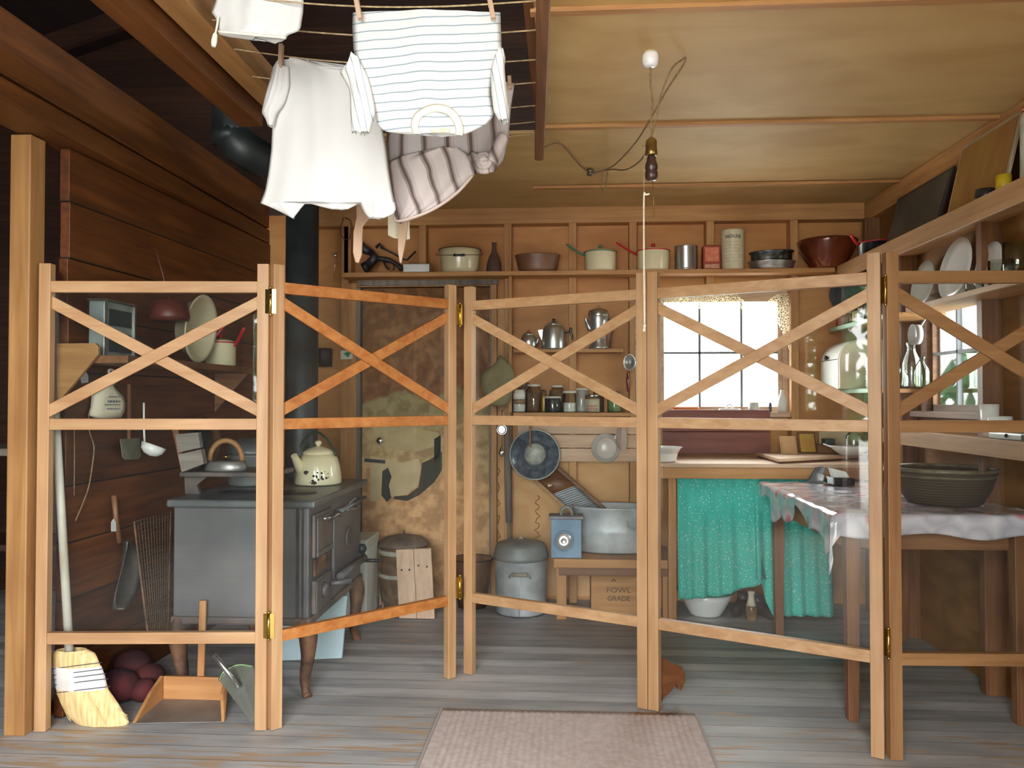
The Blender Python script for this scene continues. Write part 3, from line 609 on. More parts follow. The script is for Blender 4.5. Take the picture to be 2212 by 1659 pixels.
MB().lathe([(.012, -.066), (.016, -.072), (.016, -.082), (.022, -.098), (.0225, -.112), (.019, -.118), (.0225, -.126), (.0225, -.142), (.017, -.152), (.004, -.154)], sk, 20).build('plug_adapter', plain('bakelite', (.045, .022, .018), .3), lt)
MB().tube([sk+V(.004, 0, -.15), L_(1413, 468)], .0011, 5).sph(L_(1413, 468), .004).build('chain', BRASSD, lt)
nail = at(1478, 118, Z=ZC); knob = at(1275, 366, Z=ZC)
mb = MB(); P = lambda x, y, Y: at(x, y, Y=Y)
mb.tube(bez([sk+V(0, .01, .005), P(1418, 255, LY+.02), P(1428, 205, LY), P(1450, 150, LY-.03), nail+V(-.01, 0, -.02), nail+V(.005, 0, -.012), P(1473, 145, nail.y+.02), P(1440, 195, nail.y+.1), P(1402, 262, nail.y+.25), P(1375, 305, nail.y+.5), P(1335, 350, nail.y+.85), P(1310, 366, knob.y-.06), knob+V(.01, -.01, -.02)], 7), .0036, 7)
mb.tube(bez([P(1394, 330, LY+.03), P(1380, 350, LY+.3), P(1350, 367, LY+.7), P(1320, 366, knob.y-.05), knob+V(.02, 0, -.02)], 6), .0034, 7)
mb.tube(bez([P(1302, 370, knob.y-.05), P(1299, 400, knob.y-.05), P(1302, 424, knob.y-.05), P(1308, 400, knob.y-.05), P(1312, 372, knob.y-.05)], 5), .0028, 6)
mb.tube(bez([knob+V(-.01, 0, -.018), at(1250, 355, Z=ZC-.02), at(1225, 325, Z=ZC-.012), at(1207, 310, Z=ZC-.012), at(1190, 312, Z=ZC-.02), at(1170, 321, Z=ZC-.03)], 6), .0034, 7)
tag(mb.build('electric_cord', CORD), 'old twisted electric cord looped from a nail and stapled along the ceiling', 'cord')
tag(MB().lathe([(.012, 0), (.020, -.004), (.021, -.012), (.014, -.016), (.021, -.020), (.020, -.03), (.012, -.034)], knob, 20).build('cord_knob', plain('dark_porcelain', (.10, .085, .05), .3, coat=.3)), 'small dark porcelain knob carrying the cord on the ceiling', 'knob')
t = T('pull_cord', L_(1391, 715), 'white pull cord with a knotted end hanging in front of the screen', 'cord')
a = L_(1391, 330); MB().tube([a, L_(1391, 425)], .0009, 5).build('thread', ROPE, t)
MB().tube(bez([L_(1403, 419), L_(1395, 421), L_(1391, 427), L_(1391, 560), L_(1392, 700)], 6), .0030, 7).sph(L_(1392, 704), .0065).tube([L_(1392, 706), L_(1391, 716)], [.004, .0055], 7).build('cord', ROPEW, t)
# ------------------------------------------------------------------ things on the high back shelf
SHY = YB-.12
def sc(n, Y): return n*Y/FPX
def base_at(x, y, Y): p = at(x, y, Y=Y); return p
def on1(x, Y=None): p = at(x, 583, Y=Y or 5.02); return V(p.x, p.y, Z1+.001)
# meat grinder
o_ = on1(815); k = 5.02/FPX
g = T('meat_grinder', o_, 'black cast iron meat grinder with a long crank lying on the high shelf', 'grinder')
def gp(x, y, d=0): p = at(x, y, Y=5.02+d); return V(p.x, p.y, max(p.z, Z1+.004))
MB().tube([gp(776, 530), gp(790, 540), gp(800, 545)], [.035, .028, .022], 14).tube([gp(800, 545), gp(810, 555), gp(795, 575)], [.024, .03, .034], 14).tube([gp(795, 574), gp(785, 580, 0)], [.036, .036], 14).build('barrel', IRON, g)
MB().tube([gp(812, 535), gp(820, 528), gp(826, 536)], .012, 8).tube(bez([gp(822, 534), gp(850, 548), (gp(872, 560)), gp(880, 561)], 4), .006, 8).tube([gp(880, 561), gp(898, 543)], .0065, 8).build('crank', IRON, g)
MB().tube(bez([gp(815, 558), gp(840, 562), gp(858, 572), gp(868, 583)], 4), [.017]*5+[.014]*8, 8).tube([gp(828, 563), gp(835, 578), gp(840, 582)], .007, 8).tube([gp(852, 570), gp(850, 584)], .006, 8).build('clamp', IRON, g)
# loaf tin
a = at(871, 587, Y=4.955); b = at(928, 567, Y=4.955)
tag(MB().bx(a.x, b.x, 4.945, 5.03, Z1+.001, Z1+.055).bx(a.x-.003, b.x+.003, 4.942, 5.033, Z1+.05, Z1+.056).build('loaf_tin', TIN, bev=.006), 'small shiny rectangular tin beside the meat grinder', 'tin')
# bail pot
o_ = on1(993, 4.99); r_ = sc(43, 4.99)
t = T('bail_pot', o_, 'cream enamel pot with wire bail and black wooden grip on the high shelf', 'pot')
MB().lathe([(.001, 0), (r_*.86, 0), (r_*.93, .02), (r_*1.0, .10), (r_*1.06, .142), (r_*1.02, .142), (r_*.95, .10), (r_*.88, .02), (.001, .01)], o_, 32).build('body', CREAM, t)
MB().tube([o_+V(math.cos(a*PI/16)*r_*1.07, math.sin(a*PI/16)*r_*1.07, .143) for a in range(32)], .003, 6, closed=True).build('rim', plain('brown_rim', (.12, .05, .02), .3), t)
bp_ = bez([o_+V(-r_*1.10, 0, .13), o_+V(-r_*1.15, -.03, .11), o_+V(-r_*.6, -r_*1.0, .092), o_+V(0, -r_*1.12, .088), o_+V(r_*.6, -r_*1.0, .092), o_+V(r_*1.15, -.03, .11), o_+V(r_*1.10, 0, .13)], 6)
MB().tube(bp_, .0022, 6).build('bail', RUST, t)
MB().tube([o_+V(x, -r_*1.12, .088) for x in (-.02, -.018, .0, .03, .048, .05)], [.0075, .009, .0075, .0075, .009, .0075], 10).build('grip', BLACK, t)
# flask
o_ = on1(1067, 5.06)
tag(MB().lathe([(.001, 0), (.05, 0), (.052, .02), (.048, .07), (.034, .115), (.016, .145), (.013, .19), (.017, .205), (.001, .207)], o_, 20, sy=.55, sx=.95).build('leather_flask', noisy('dark_hide', (.07, .035, .03), (.13, .08, .06), 6, .6)), 'dark hide covered flask leaning at the stud beside the bail pot', 'flask')
# brown oval pan
o_ = on1(1161, 5.0)
mb = MB().lathe([(.001, 0), (.112, 0), (.124, .02), (.140, .095), (.146, .103), (.146, .108), (.136, .106), (.12, .03), (.001, .012)], o_, 32, sy=.62)
tag(mb.build('roasting_pan', noisy('brown_enamel', (.13, .055, .03), (.24, .12, .07), 4, .4)), 'brown oval enamel roasting pan on the high shelf', 'pan')
# enamel saucepans
def saucepan(name, x, Y, rr, h, trim, lab, hx, hy, z=None, lid=True, body=CREAM, knobm=None, oo=None):
    o_ = oo or on1(x, Y); t = T(name, o_, lab, 'saucepan')
    MB().lathe([(.001, 0), (rr*.94, 0), (rr, .008), (rr*1.0, h), (rr*1.05, h+.003), (rr*.97, h+.002), (rr*.95, .01), (.001, .006)], o_, 32).build('body', body, t)
    MB().tube([o_+V(math.cos(a*PI/16)*rr*1.05, math.sin(a*PI/16)*rr*1.05, h+.002) for a in range(32)], .0035, 6, closed=True).build('rim', trim, t)
    e = hx; s_ = o_+V(-rr*.98 if e.x < o_.x else rr*.98, 0, h*.86)
    MB().tube(bez([s_, s_*.6+e*.4+V(0, 0, -.005), e], 5), [.006]+[.009]*8+[.010, .007], 10, flat=.7).build('handle', trim, t)
    if lid:
        ld = MB().lathe([(rr*1.02, h+.004), (rr*.9, h+.012), (rr*.5, h+.022), (.001, h+.025)], o_, 32).build('lid', body, t)
        MB().lathe([(.004, h+.024), (.006, h+.03), (.012, h+.036), (.013, h+.045), (.008, h+.052), (.001, h+.053)], o_, 16).build('knob', knobm or trim, ld)
    return t
saucepan('saucepan', 1297, 5.0, .098, .118, GREENE, 'cream enamel saucepan with green handle and green lid knob', at(1224, 528, Y=4.93), 0)
saucepan('saucepan', 1411, 5.0, .099, .122, REDE, 'cream enamel saucepan with red rim, knob and handle on the back shelf', at(1332, 524, Y=4.93), 0)
# tin cans and boxes
o_ = on1(1482, 5.0); pr0 = []
for i in range(9): pr0 += [(.070, .008+i*.017), (.0715, .014+i*.017)]
tag(MB().lathe([(.001, 0), (.070, 0), (.073, .004)]+pr0+[(.073, .150), (.069, .152), (.067, .148), (.067, .01), (.001, .008)], o_, 32).build('tin_can', ALU), 'dull ribbed metal can beside the red box on the high shelf', 'can')
a = at(1519, 580, Y=4.965); b = at(1557, 526, Y=4.965)
t = T('spice_box', ((a.x+b.x)/2, 5.0, Z1+.001), 'small red tin box with a worn orange label next to the tall can', 'box')
MB().bx(a.x, b.x, 4.965, 5.03, Z1+.001, Z1+.155).build('box', noisy('red_tin', (.30, .035, .02), (.38, .07, .04), 5, .4), t, bev=.005)
MB().bx(a.x+.012, b.x-.012, 4.962, 4.9645, Z1+.052, Z1+.14).build('label_panel', noisy('orange_label', (.62, .14, .07), (.70, .26, .14), 30, .5), t)
MB().bx(a.x+.010, b.x-.010, 4.962, 4.9645, Z1+.01, Z1+.035).build('label_strip', noisy('label_strip', (.5, .2, .12), (.62, .38, .25), 60, .5), t)
o_ = on1(1583, 5.0)
t = T('spice_can', o_, 'tall cream cylindrical can lettered WATKINS on the high shelf', 'can')
MB().lathe([(.001, 0), (.069, 0), (.071, .003), (.070, .008), (.070, .236), (.0725, .24), (.0725, .248), (.066, .25), (.001, .246)], o_, 36).build('body', noisy('cream_litho', (.58, .52, .36), (.68, .62, .45), 20, .4), t)
def curved_text(parent, s, R, o_, z, size, mat, name='lettering', sp=1.0, a0=-.12):
    n_ = len(s); st = size*.72*sp/R
    for i, ch in enumerate(s):
        if ch == ' ': continue
        a = a0+(i-(n_-1)/2)*st
        text(parent, name, ch, size, o_+V(math.sin(a)*(R+.0006), -math.cos(a)*(R+.0006), z), RZ(a)@FACE, mat)
INK = plain('dark_ink', (.03, .03, .03), .6); INKR = plain('red_ink', (.45, .04, .03), .6); INKG = plain('faded_ink', (.09, .06, .04), .7)
curved_text(t, 'WATKINS', .070, o_, .200, .030, INK, sp=.62)
for i in range(7):
    MB().lathe([(.0706, .045+i*.02), (.0706, .049+i*.02)], o_, 40).build('printed_line', noisy('line_ink', (.5, .46, .33), (.64, .58, .42), 70, .6), t)
# stacked cake tins
o_ = on1(1667, 5.0)
tag(MB().lathe([(.001, 0), (.125, 0), (.135, .012), (.145, .045), (.152, .047), (.140, .049), (.001, .02)], o_, 36, sx=.98, sy=.7).build('baking_tin', ALU), 'lower of two round metal baking tins on the high shelf', 'tin')
tag(MB().lathe([(.001, 0), (.120, 0), (.128, .008), (.128, .05), (.140, .054), (.141, .06), (.124, .058), (.12, .01), (.001, .006)], o_+V(0, 0, .051), 36, RY(-.03), sx=.98, sy=.7).build('baking_tin', plain('dark_tin', (.17, .19, .19), .18, .9)), 'upper dark metal baking tin stacked on the other one', 'tin')
# brown glazed bowl
o_ = on1(1787, 4.985)
t = T('mixing_bowl', o_, 'large dark red brown glazed bowl at the right end of the back shelf', 'bowl')
MB().lathe([(.001, 0), (.094, 0), (.100, .004), (.135, .06), (.165, .120), (.176, .150), (.181, .168), (.176, .174), (.166, .168), (.150, .12), (.1, .03), (.001, .015)], o_, 40).build('bowl', COPPER, t)
MB().tube([o_+V(math.cos(a*PI/18)*.168, math.sin(a*PI/18)*.168, .138) for a in range(36)], .003, 6, closed=True).build('band', COPPER, t)
# pan with red handle on the right shelf, behind the bowl
oo = V(1.77, 4.56, 2.108)
saucepan('saucepan', 0, 0, .095, .07, REDE, 'dark saucepan with a long red handle pointing at the brown bowl', at(1838, 507, Y=4.48), 0, lid=False, body=BLACK, oo=oo)
# ------------------------------------------------------------------ coffee pots
def on(z, x, Y): p = at(x, 700, Y=Y); return V(p.x, p.y, z+.001)
PY = 5.005
o_ = on(Z2, 1142, PY)
t = T('teapot', o_, 'small aluminium teapot with a red knob, leftmost on the coffee pot shelf', 'teapot')
MB().lathe([(.001, 0), (.045, 0), (.052, .02), (.052, .05), (.045, .078), (.034, .088)], o_, 28, sy=.8).build('body', ALU, t)
ld = MB().lathe([(.036, .088), (.034, .096), (.018, .106), (.001, .109)], o_, 24, sy=.8).build('lid', ALU, t); MB().sph(o_+V(0, 0, .116), .009).build('knob', REDE, ld)
MB().tube(bez([o_+V(.045, 0, .03), o_+V(.056, 0, .05), o_+V(.060, 0, .075)], 4), [.009]*4+[.008]*3+[.006]*2, 8).build('spout', ALU, t)
o_ = on(Z2, 1196, PY)
t = T('coffee_pot', o_, 'squat aluminium coffee pot with black knob and side handle', 'coffee pot')
MB().lathe([(.001, 0), (.076, 0), (.078, .005), (.0755, .06), (.070, .12), (.060, .145), (.045, .155)], o_, 32, sy=.85).build('body', ALU, t)
ld = MB().lathe([(.050, .152), (.046, .160), (.02, .172), (.001, .174)], o_, 28, sy=.85).build('lid', ALU, t); MB().lathe([(.005, .172), (.012, .180), (.012, .19), (.001, .195)], o_, 14).build('knob', BLACK, ld)
MB().tube([o_+V(.07, 0, .105), o_+V(.105, 0, .107)], .005, 8).tube(bez([o_+V(.112, 0, .135), o_+V(.105, 0, .11), o_+V(.117, 0, .08), o_+V(.115, 0, .06)], 4), [.009]*5+[.007]*8, 8).build('handle', BLACK, t)
MB().prism([o_+V(-.070, -.004, .125), o_+V(-.100, -.004, .12), o_+V(-.090, -.004, .09), o_+V(-.072, -.004, .05)], (0, .008, 0)).build('spout', ALU, t)
o_ = on(Z2, 1293, PY)
t = T('percolator', o_, 'tall aluminium percolator with glass topped lid and dark handle', 'percolator')
MB().lathe([(.001, 0), (.062, 0), (.062, .01), (.050, .03), (.052, .10), (.060, .17), (.064, .205), (.062, .21)], o_, 32, sy=.85).build('body', ALU, t)
ld = MB().lathe([(.066, .205), (.068, .212), (.062, .235), (.058, .245), (.03, .255), (.012, .257)], o_, 28, sy=.85).build('lid', TIN, t); MB().lathe([(.012, .257), (.012, .268), (.006, .276), (.001, .278)], o_, 14).build('glass_knob', JARB, ld)
MB().tube(bez([o_+V(.060, 0, .185), o_+V(.098, 0, .16), o_+V(.082, 0, .09), o_+V(.072, 0, .03), o_+V(.074, 0, .005)], 5), .009, 8, flat=.7).build('handle', plain('dark_wood_handle', (.06, .02, .018), .4), t)
MB().tube(bez([o_+V(-.052, 0, .12), o_+V(-.075, 0, .17), o_+V(-.082, 0, .195)], 4), [.014]*4+[.010]*5, 8).build('spout', ALU, t)
# ------------------------------------------------------------------ glass jars
def jar(x, Y, r, h, fill, fh, lab, neck=.8, lidm=None, lidh=.012, sh=.8, name='glass_jar', label_=None, gl=None):
    o_ = on(Z3, x, Y); t = T(name, o_, lab, 'jar', 'jars on the lowest back shelf')
    MB().lathe([(.001, 0), (r*.9, 0), (r, .006), (r, h*sh), (r*neck, h*.92), (r*neck, h)], o_, 24).build('glass', gl or JAR, t)
    if fill: MB().lathe([(.001, .003), (r*.9, .003), (r*.965, .008), (r*.965, min(fh, h*sh)), (r*.9, fh+.002), (.001, fh+.004)], o_, 24).build('contents', fill, t)
    if lidm: MB().lathe([(r*neck*1.06, h-.002), (r*neck*1.08, h), (r*neck*1.08, h+lidh), (r*neck*1.0, h+lidh+.002), (.001, h+lidh+.002)], o_, 24).build('lid', lidm, t)
    return t, o_
FLOUR = plain('flour', (.82, .82, .78), .9); BEANS = noisy('beans', (.10, .05, .02), (.26, .14, .06), 120, .7); DARKF = noisy('dark_preserve', (.010, .010, .014), (.04, .035, .04), 30, .4)
LIDW = plain('white_lid', (.62, .60, .54), .4); LIDB = plain('brown_lid', (.09, .045, .03), .4)
t, o_ = jar(1122, 4.99, .042, .128, FLOUR, .125, 'round shouldered jar of white flour with a brown label', .78, LIDW, .012, .72)
MB().lathe([(.0428, .050), (.0428, .082)], o_, 24).build('label_band', noisy('brown_label', (.20, .12, .07), (.32, .22, .14), 60, .7), t)
jar(1133, 5.07, .044, .165, BEANS, .16, 'dark capped bottle behind the flour jar', .62, LIDB, .022, .75)
jar(1153, 5.00, .048, .165, BEANS, .12, 'tall brown tinted jar right of the flour jar', .78, LIDW, .010, .86)
jar(1175, 5.04, .018, .130, plain('mustard', (.62, .36, .02), .6), .10, 'slim bottle of yellow mustard between two brown jars', .7, LIDB, .01, .8)
jar(1203, 5.08, .052, .160, BEANS, .14, 'wide jar of dark beans behind the preserve jar', .68, LIDW, .01, .70)
jar(1194, 4.955, .050, .090, DARKF, .085, 'squat jar of blackish preserve with a white lid', .95, LIDW, .008, .9)
jar(1230, 4.98, .042, .122, FLOUR, .058, 'jar half full of white sugar with a white lid', .95, LIDW, .012, .92)
jar(1256, 5.085, .046, .140, FLOUR, .034, 'pale glass jar nearly empty, behind the peanut butter', .95, LIDW, .012, .9, gl=glass('milky_glass', (.85, .9, .86), .1, .25))
t, o_ = jar(1279, 4.97, .046, .100, noisy('peanut', (.30, .17, .07), (.38, .22, .1), 30, .6), .092, 'jar with a cream label reading PEANUT BUTTER in red', .95, TIN, .010, .92)
MB().lathe([(.0466, .004), (.0466, .082)], o_, 32).build('paper_label', noisy('cream_label', (.52, .50, .36), (.60, .57, .42), 20, .7), t)
curved_text(t, 'PEANUT', .0466, o_, .038, .021, INKR, sp=.82, a0=-.05); curved_text(t, 'BUTTER', .0466, o_, .018, .021, INKR, sp=.82, a0=-.05)
jar(1292, 5.075, .036, .150, BEANS, .14, 'dark bottle behind the peanut butter jar', .6, LIDB, .01, .7)
jar(1327, 5.0, .045, .120, noisy('green_label', (.10, .22, .08), (.25, .33, .14), 30, .5), .118, 'green jar at the right end of the jar row', .7, LIDB, .01, .8)
# ------------------------------------------------------------------ hanging utensils on the back wall
def hk(p, up=.03): return [p, p+V(0, 0, up), p+V(0, .02, up+.01)]
BY = SF-.02
mb = MB(); pts = [(1079, 762), (1085, 766), (1092, 775), (1104, 785), (1115, 805), (1117, 828), (1108, 850), (1104, 868), (1098, 880), (1062, 884), (1050, 868), (1046, 855), (1038, 840), (1037, 815), (1045, 798), (1062, 790), (1072, 782)]
BY_ = BY; BY = 4.94; ring = [at(x, y, Y=BY) for x, y in pts]; cen = sum(ring, V(0, 0, 0))/len(ring); n = len(ring)
for lv, (s_, dy) in enumerate(((1, 0), (.97, -.025), (.75, -.05), (.3, -.06))):
    mb.v += [V(cen.x+(p.x-cen.x)*s_, BY+dy, cen.z+(p.z-cen.z)*s_) for p in ring]
for lv in range(3):
    for i in range(n): j = (i+1) % n; mb.face([lv*n+i, lv*n+j, (lv+1)*n+j, (lv+1)*n+i], 0, True)
mb.face(list(range(n)), 0); mb.face([3*n+i for i in range(n)][::-1], 0, True)
tag(mb.build('canteen_bag', CANVAS, sub=1), 'olive canvas canteen bag hanging beside the inner door', 'bag')
BY = BY_
# egg beater
c0 = at(1084, 928, Y=4.93); t = T('egg_beater', c0, 'shiny metal egg beater hanging under the left end of the jar shelf', 'egg beater')
MB().tube([c0+V(math.cos(a*PI/12)*.030, 0, math.sin(a*PI/12)*.030) for a in range(24)], .004, 6, closed=True).lathe([(.022, -.002), (.022, .002)], c0, 20, RX(PI/2)).lathe([(.006, -.02), (.008, .01)], c0, 10, RX(PI/2)).build('gear_wheel', CHROME, t)
MB().tube([c0+V(0, .035, .12), c0+V(0, .01, .10), c0+V(0, .01, -.12)], .0035, 8).build('shaft', CHROME, t)
MB().lathe([(.003, -.10), (.012, -.125), (.019, -.145), (.016, -.165), (.004, -.172)], c0+V(-.004, .008, 0), 16).build('beaters', CHROME, t)
# grey enamel pan seen face on
c0 = at(1155, 982, Y=4.972); R_ = RX(PI/2)
t = T('grey_enamel_pan', c0+V(0, 0, -.16), 'round grey speckled enamel pan hanging on the pale boards', 'pan')
MB().lathe([(.001, -.052), (.075, -.052), (.088, -.048), (.150, -.004), (.158, .006), (.152, .004), (.144, -.002), (.084, -.043), (.001, -.047)], c0, 40, R_).build('bowl', noisy('grey_speckled_enamel', (.05, .065, .09), (.15, .18, .23), 22, .3, coat=.3), t)
MB().tube([c0+V(math.cos(a*PI/20)*.157, -.004, math.sin(a*PI/20)*.157) for a in range(40)], .0045, 6, closed=True).build('rim', noisy('worn_rim', (.35, .36, .30), (.5, .5, .45), 9, .4), t)
MB().lathe([(.001, -.040), (.066, -.040), (.070, -.044), (.001, -.045)], c0, 32, R_).build('inner_plate', noisy('grey_inner', (.22, .24, .24), (.42, .44, .36), 26, .35), t)
MB().tube([c0+V(math.cos(a*PI/16)*.080, .038, math.sin(a*PI/16)*.080) for a in range(32)], .005, 6, closed=True).build('ring', plain('dark_ring', (.05, .055, .065), .4), t)
tag(MB().bar(at(1145, 905, Y=4.93), at(1145, 966, Y=4.93), .012, .040, up=(0, 1, 0)).build('stirring_paddle', wood('old', 'Z'), bev=.004), 'short dark wooden paddle hanging in front of the grey enamel pan', 'paddle')
# long pole / dasher
a = at(1095, 905, Y=5.0); b = at(1099, 1128, Y=5.0); c = at(1100, 1180, Y=5.0)
tag(MB().tube([a, (a+b)/2, b], [.020, .022, .021], 12).tube([b, c], .010, 10).build('wash_dolly', wood('grey', 'Z')), 'weathered grey wooden pole hanging left of the grey enamel pan', 'pole')
# white enamel pan and pink cloth
c0 = at(1309, 968, Y=BY-.01)
t = T('white_enamel_pan', c0+V(0, 0, -.1), 'shallow white enamel pan hanging on the pale boards by its handle', 'pan')
MB().lathe([(.001, .03), (.060, .03), (.066, .024), (.088, -.012), (.094, -.014), (.09, -.018), (.06, .018), (.001, .022)], c0, 32, R_).build('bowl', noisy('old_white_enamel', (.50, .46, .42), (.66, .62, .58), 5, .3, coat=.3), t)
MB().bar(c0+V(.055, -.008, .06), c0+V(.09, .0, .13), .014, .006, up=(0, 1, 0)).build('handle', WHITE, t)
mb = MB()
bag(mb, [(912, 1340, 1352), (930, 1332, 1354), (955, 1330, 1356), (972, 1340, 1354)], BY-.04, .015, .006, 10, 10)
tag(mb.build('pot_holder', noisy('pink_cloth', (.46, .33, .28), (.56, .44, .39), 9, .9)), 'dusty pink cloth pot holder hanging right of the white pan', 'cloth')
# tea strainer and red handled tool near the window
c0 = at(1360, 783, Y=4.96); t = T('tea_strainer', c0, 'small round wire strainer hanging left of the window', 'strainer')
MB().tube([c0+V(math.cos(a*PI/12)*.036, 0, math.sin(a*PI/12)*.050) for a in range(24)], .003, 6, closed=True).build('rim', CHROME, t)
MB().lathe([(.001, -.02), (.016, -.016), (.030, -.004), (.035, 0), (.030, -.002), (.016, -.014), (.001, -.018)], c0, 20, R_, sx=1, sy=1.35).build('mesh_bowl', plain('wire_gauze', (.32, .33, .34), .35, .7), t)
MB().tube([at(1352, 905, Y=4.96), at(1352, 760, Y=4.96), at(1350, 690, Y=4.97)], .0014, 5).build('cord', ROPE, t)
tag(MB().tube([at(1356, 805, Y=4.96), at(1356, 820, Y=4.96), at(1357, 834, Y=4.96), at(1356, 846, Y=4.96)], [.004, .012, .010, .004], 10).build('pastry_brush', plain('dark_red_lacquer', (.18, .01, .015), .15, coat=.5)), 'small dark red lacquered tool hanging under the wire strainer', 'utensil')
tag(MB().tube(bez([at(1374, 640, Y=4.97), at(1373, 740, Y=4.97), at(1375, 885, Y=4.97)], 8), .005, 6).build('bead_string', noisy('beads', (.32, .28, .2), (.6, .55, .45), 80, .4)), 'string of pale beads hanging along the left window casing', 'string')
# far things beside the stovepipe
tag(MB().lathe([(.001, -.06), (.048, -.06), (.052, .05), (.046, .06), (.001, .055)], at(701, 772, Y=5.095), 20).build('hanging_can', IRON), 'small black can hanging on the wall right of the stovepipe', 'can')
t = T('picture_card', at(748, 776, Y=SF-.003), 'little white card printed with a green leaf, tacked to the stud', 'card')
a = at(736, 776, Y=SF-.003); b = at(762, 762, Y=SF-.003); MB().bx(a.x, b.x, a.y-.002, a.y, a.z, b.z+.015).build('card', plain('card_white', (.7, .7, .65), .8), t)
MB().prism([at(742, 764, Y=SF-.006), at(752, 772, Y=SF-.006), at(758, 762, Y=SF-.006), at(750, 760, Y=SF-.006)], (0, .0006, 0)).build('leaf_print', plain('leaf_green', (.06, .3, .1), .8), t)
tag(MB().lathe([(.012, 0), (.014, -.015), (.006, -.02)], at(724, 552, Y=SF-.004), 12, RX(-PI/2)).tube([at(727, 545, Y=SF-.02), at(720, 600, Y=SF-.01)], .002, 5).build('wall_hook', MIRRORM), 'tiny shiny knob with a wire on the upper back wall', 'knob')
tag(MB().tube(bez([at(742, 470, Y=SF-.01), at(735, 500, Y=SF-.01), at(740, 512, Y=SF-.02), at(755, 515, Y=SF-.02), at(758, 480, Y=SF-.02), at(745, 470, Y=SF-.01)], 5), .003, 6).build('wire_coil', RUST), 'loop of rusty wire hung on the stud left of the meat grinder', 'wire')
# ------------------------------------------------------------------ galvanised bin, bench, tub, lantern, crate
o_ = V(-.255, 4.835, .001); r_ = .162
t = T('galvanised_bin', o_, 'grey galvanised lidded bin on the floor beside the bench', 'bin')
MB().lathe([(.001, .01), (r_*.93, .01), (r_*.94, 0), (r_*.95, .012), (r_*1.0, .33), (r_*1.02, .335), (r_*1.02, .345), (r_*.98, .34)], o_, 40).tube([o_+V(-.003, -r_*.965, .01), o_+V(-.003, -r_*1.002, .335)], .003, 6).build('body', GALV, t)
ld = MB().lathe([(r_*1.03, .325), (r_*1.04, .345), (r_*1.03, .352), (r_*.96, .40), (r_*.9, .415), (r_*.5, .432), (.001, .437)], o_, 40).build('lid', GALVD, t)
MB().tube([o_+V(-.012, 0, .434), o_+V(0, 0, .452), o_+V(.012, 0, .434)], .004, 6).build('lid_knob', GALV, ld)
MB().tube([o_+V(-.060, -r_*.96, .235), o_+V(-.056, -r_*1.16, .262), o_+V(.056, -r_*1.16, .262), o_+V(.064, -r_*.96, .235)], .0035, 6).tube([o_+V(-.045, -r_*1.16, .262), o_+V(.045, -r_*1.16, .262)], [.011, .012], 10).build('bail_handle', noisy('worn_grip', (.28, .24, .19), (.38, .34, .28), 9, .6), t)
BZ = .366; bt = T('low_bench', (.32, 4.84, 0), 'low rough wooden bench under the hanging pans carrying the washtub', 'bench')
bx0 = at(1196, 1210, Y=4.62).x; bx1 = at(1462, 1222, Y=4.62).x
MB().bx(bx0, bx1, 4.62, SF-.005, BZ-.052, BZ).build('top', wood('ply', 'X'), bt, bev=.004)
MB().bx(bx0+.03, bx1-.02, 4.64, 4.665, BZ-.10, BZ-.053).build('apron', wood('old', 'X'), bt, bev=.003)
for x in (bx0+.045, bx1-.045):
    for y in (4.69, 5.0): MB().bx(x-.03, x+.03, y-.022, y+.022, 0, BZ-.053).build('leg', wood('ply', 'Z'), bt, bev=.003)
o_ = V(at(1330, 1100, Y=4.895).x, 4.897, BZ+.001); tb = T('washtub', o_, 'oval galvanised washtub standing on the bench', 'tub')
pf = [(.001, .008), (.235, .008), (.240, 0), (.245, .012), (.254, .12), (.258, .13), (.256, .14), (.264, .262), (.272, .268), (.270, .278), (.262, .272), (.235, .03), (.001, .018)]
MB().lathe(pf, o_, 48, sy=.555).build('body', GALV, tb)
MB().tube(bez([o_+V(.06, -.145, .20), o_+V(.065, -.175, .165), o_+V(.115, -.170, .165), o_+V(.12, -.14, .20)], 5), .004, 6).build('ring_handle', GALV, tb)
# washboard leaning in the tub
W1 = [at(1152, 1034, Y=5.02), at(1206, 1012, Y=5.02), at(1316, 1108, Y=4.90), at(1256, 1128, Y=4.88)]
wb = T('washboard', W1[3], 'old washboard with grey zinc face leaning in the washtub', 'washboard')
MB().bar(W1[0], W1[3], .022, .02, up=(0, 1, 0)).build('side_rail', wood('fir', 'X'), wb, bev=.002)
MB().bar(W1[1], W1[2], .022, .02, up=(0, 1, 0)).build('side_rail', wood('old', 'X'), wb, bev=.002)
def wf(u, v):
    a = W1[0].lerp(W1[1], u); b = W1[3].lerp(W1[2], u); p = a.lerp(b, .38+.6*v); return (p.x, p.y+.003*math.sin(v*2*PI*16), p.z)
MB().grid(wf, 6, 96).build('zinc_face', plain('zinc', (.25, .27, .29), .35, .6), wb, solid=.002)
def hf(u, v): a = W1[0].lerp(W1[1], u); b = W1[3].lerp(W1[2], u); p = a.lerp(b, .0+.38*v); return (p.x, p.y, p.z)
MB().grid(hf, 2, 2).build('head_board', wood('old', 'X'), wb, solid=.01)
p = W1[0].lerp(W1[2], .22)+V(0, -.01, 0); MB().prism([p+V(-.012, 0, .012), p+V(.014, 0, .010), p+V(.016, 0, -.012), p+V(-.010, 0, -.010)], (0, .003, 0)).build('paper_label', PAPER, wb)
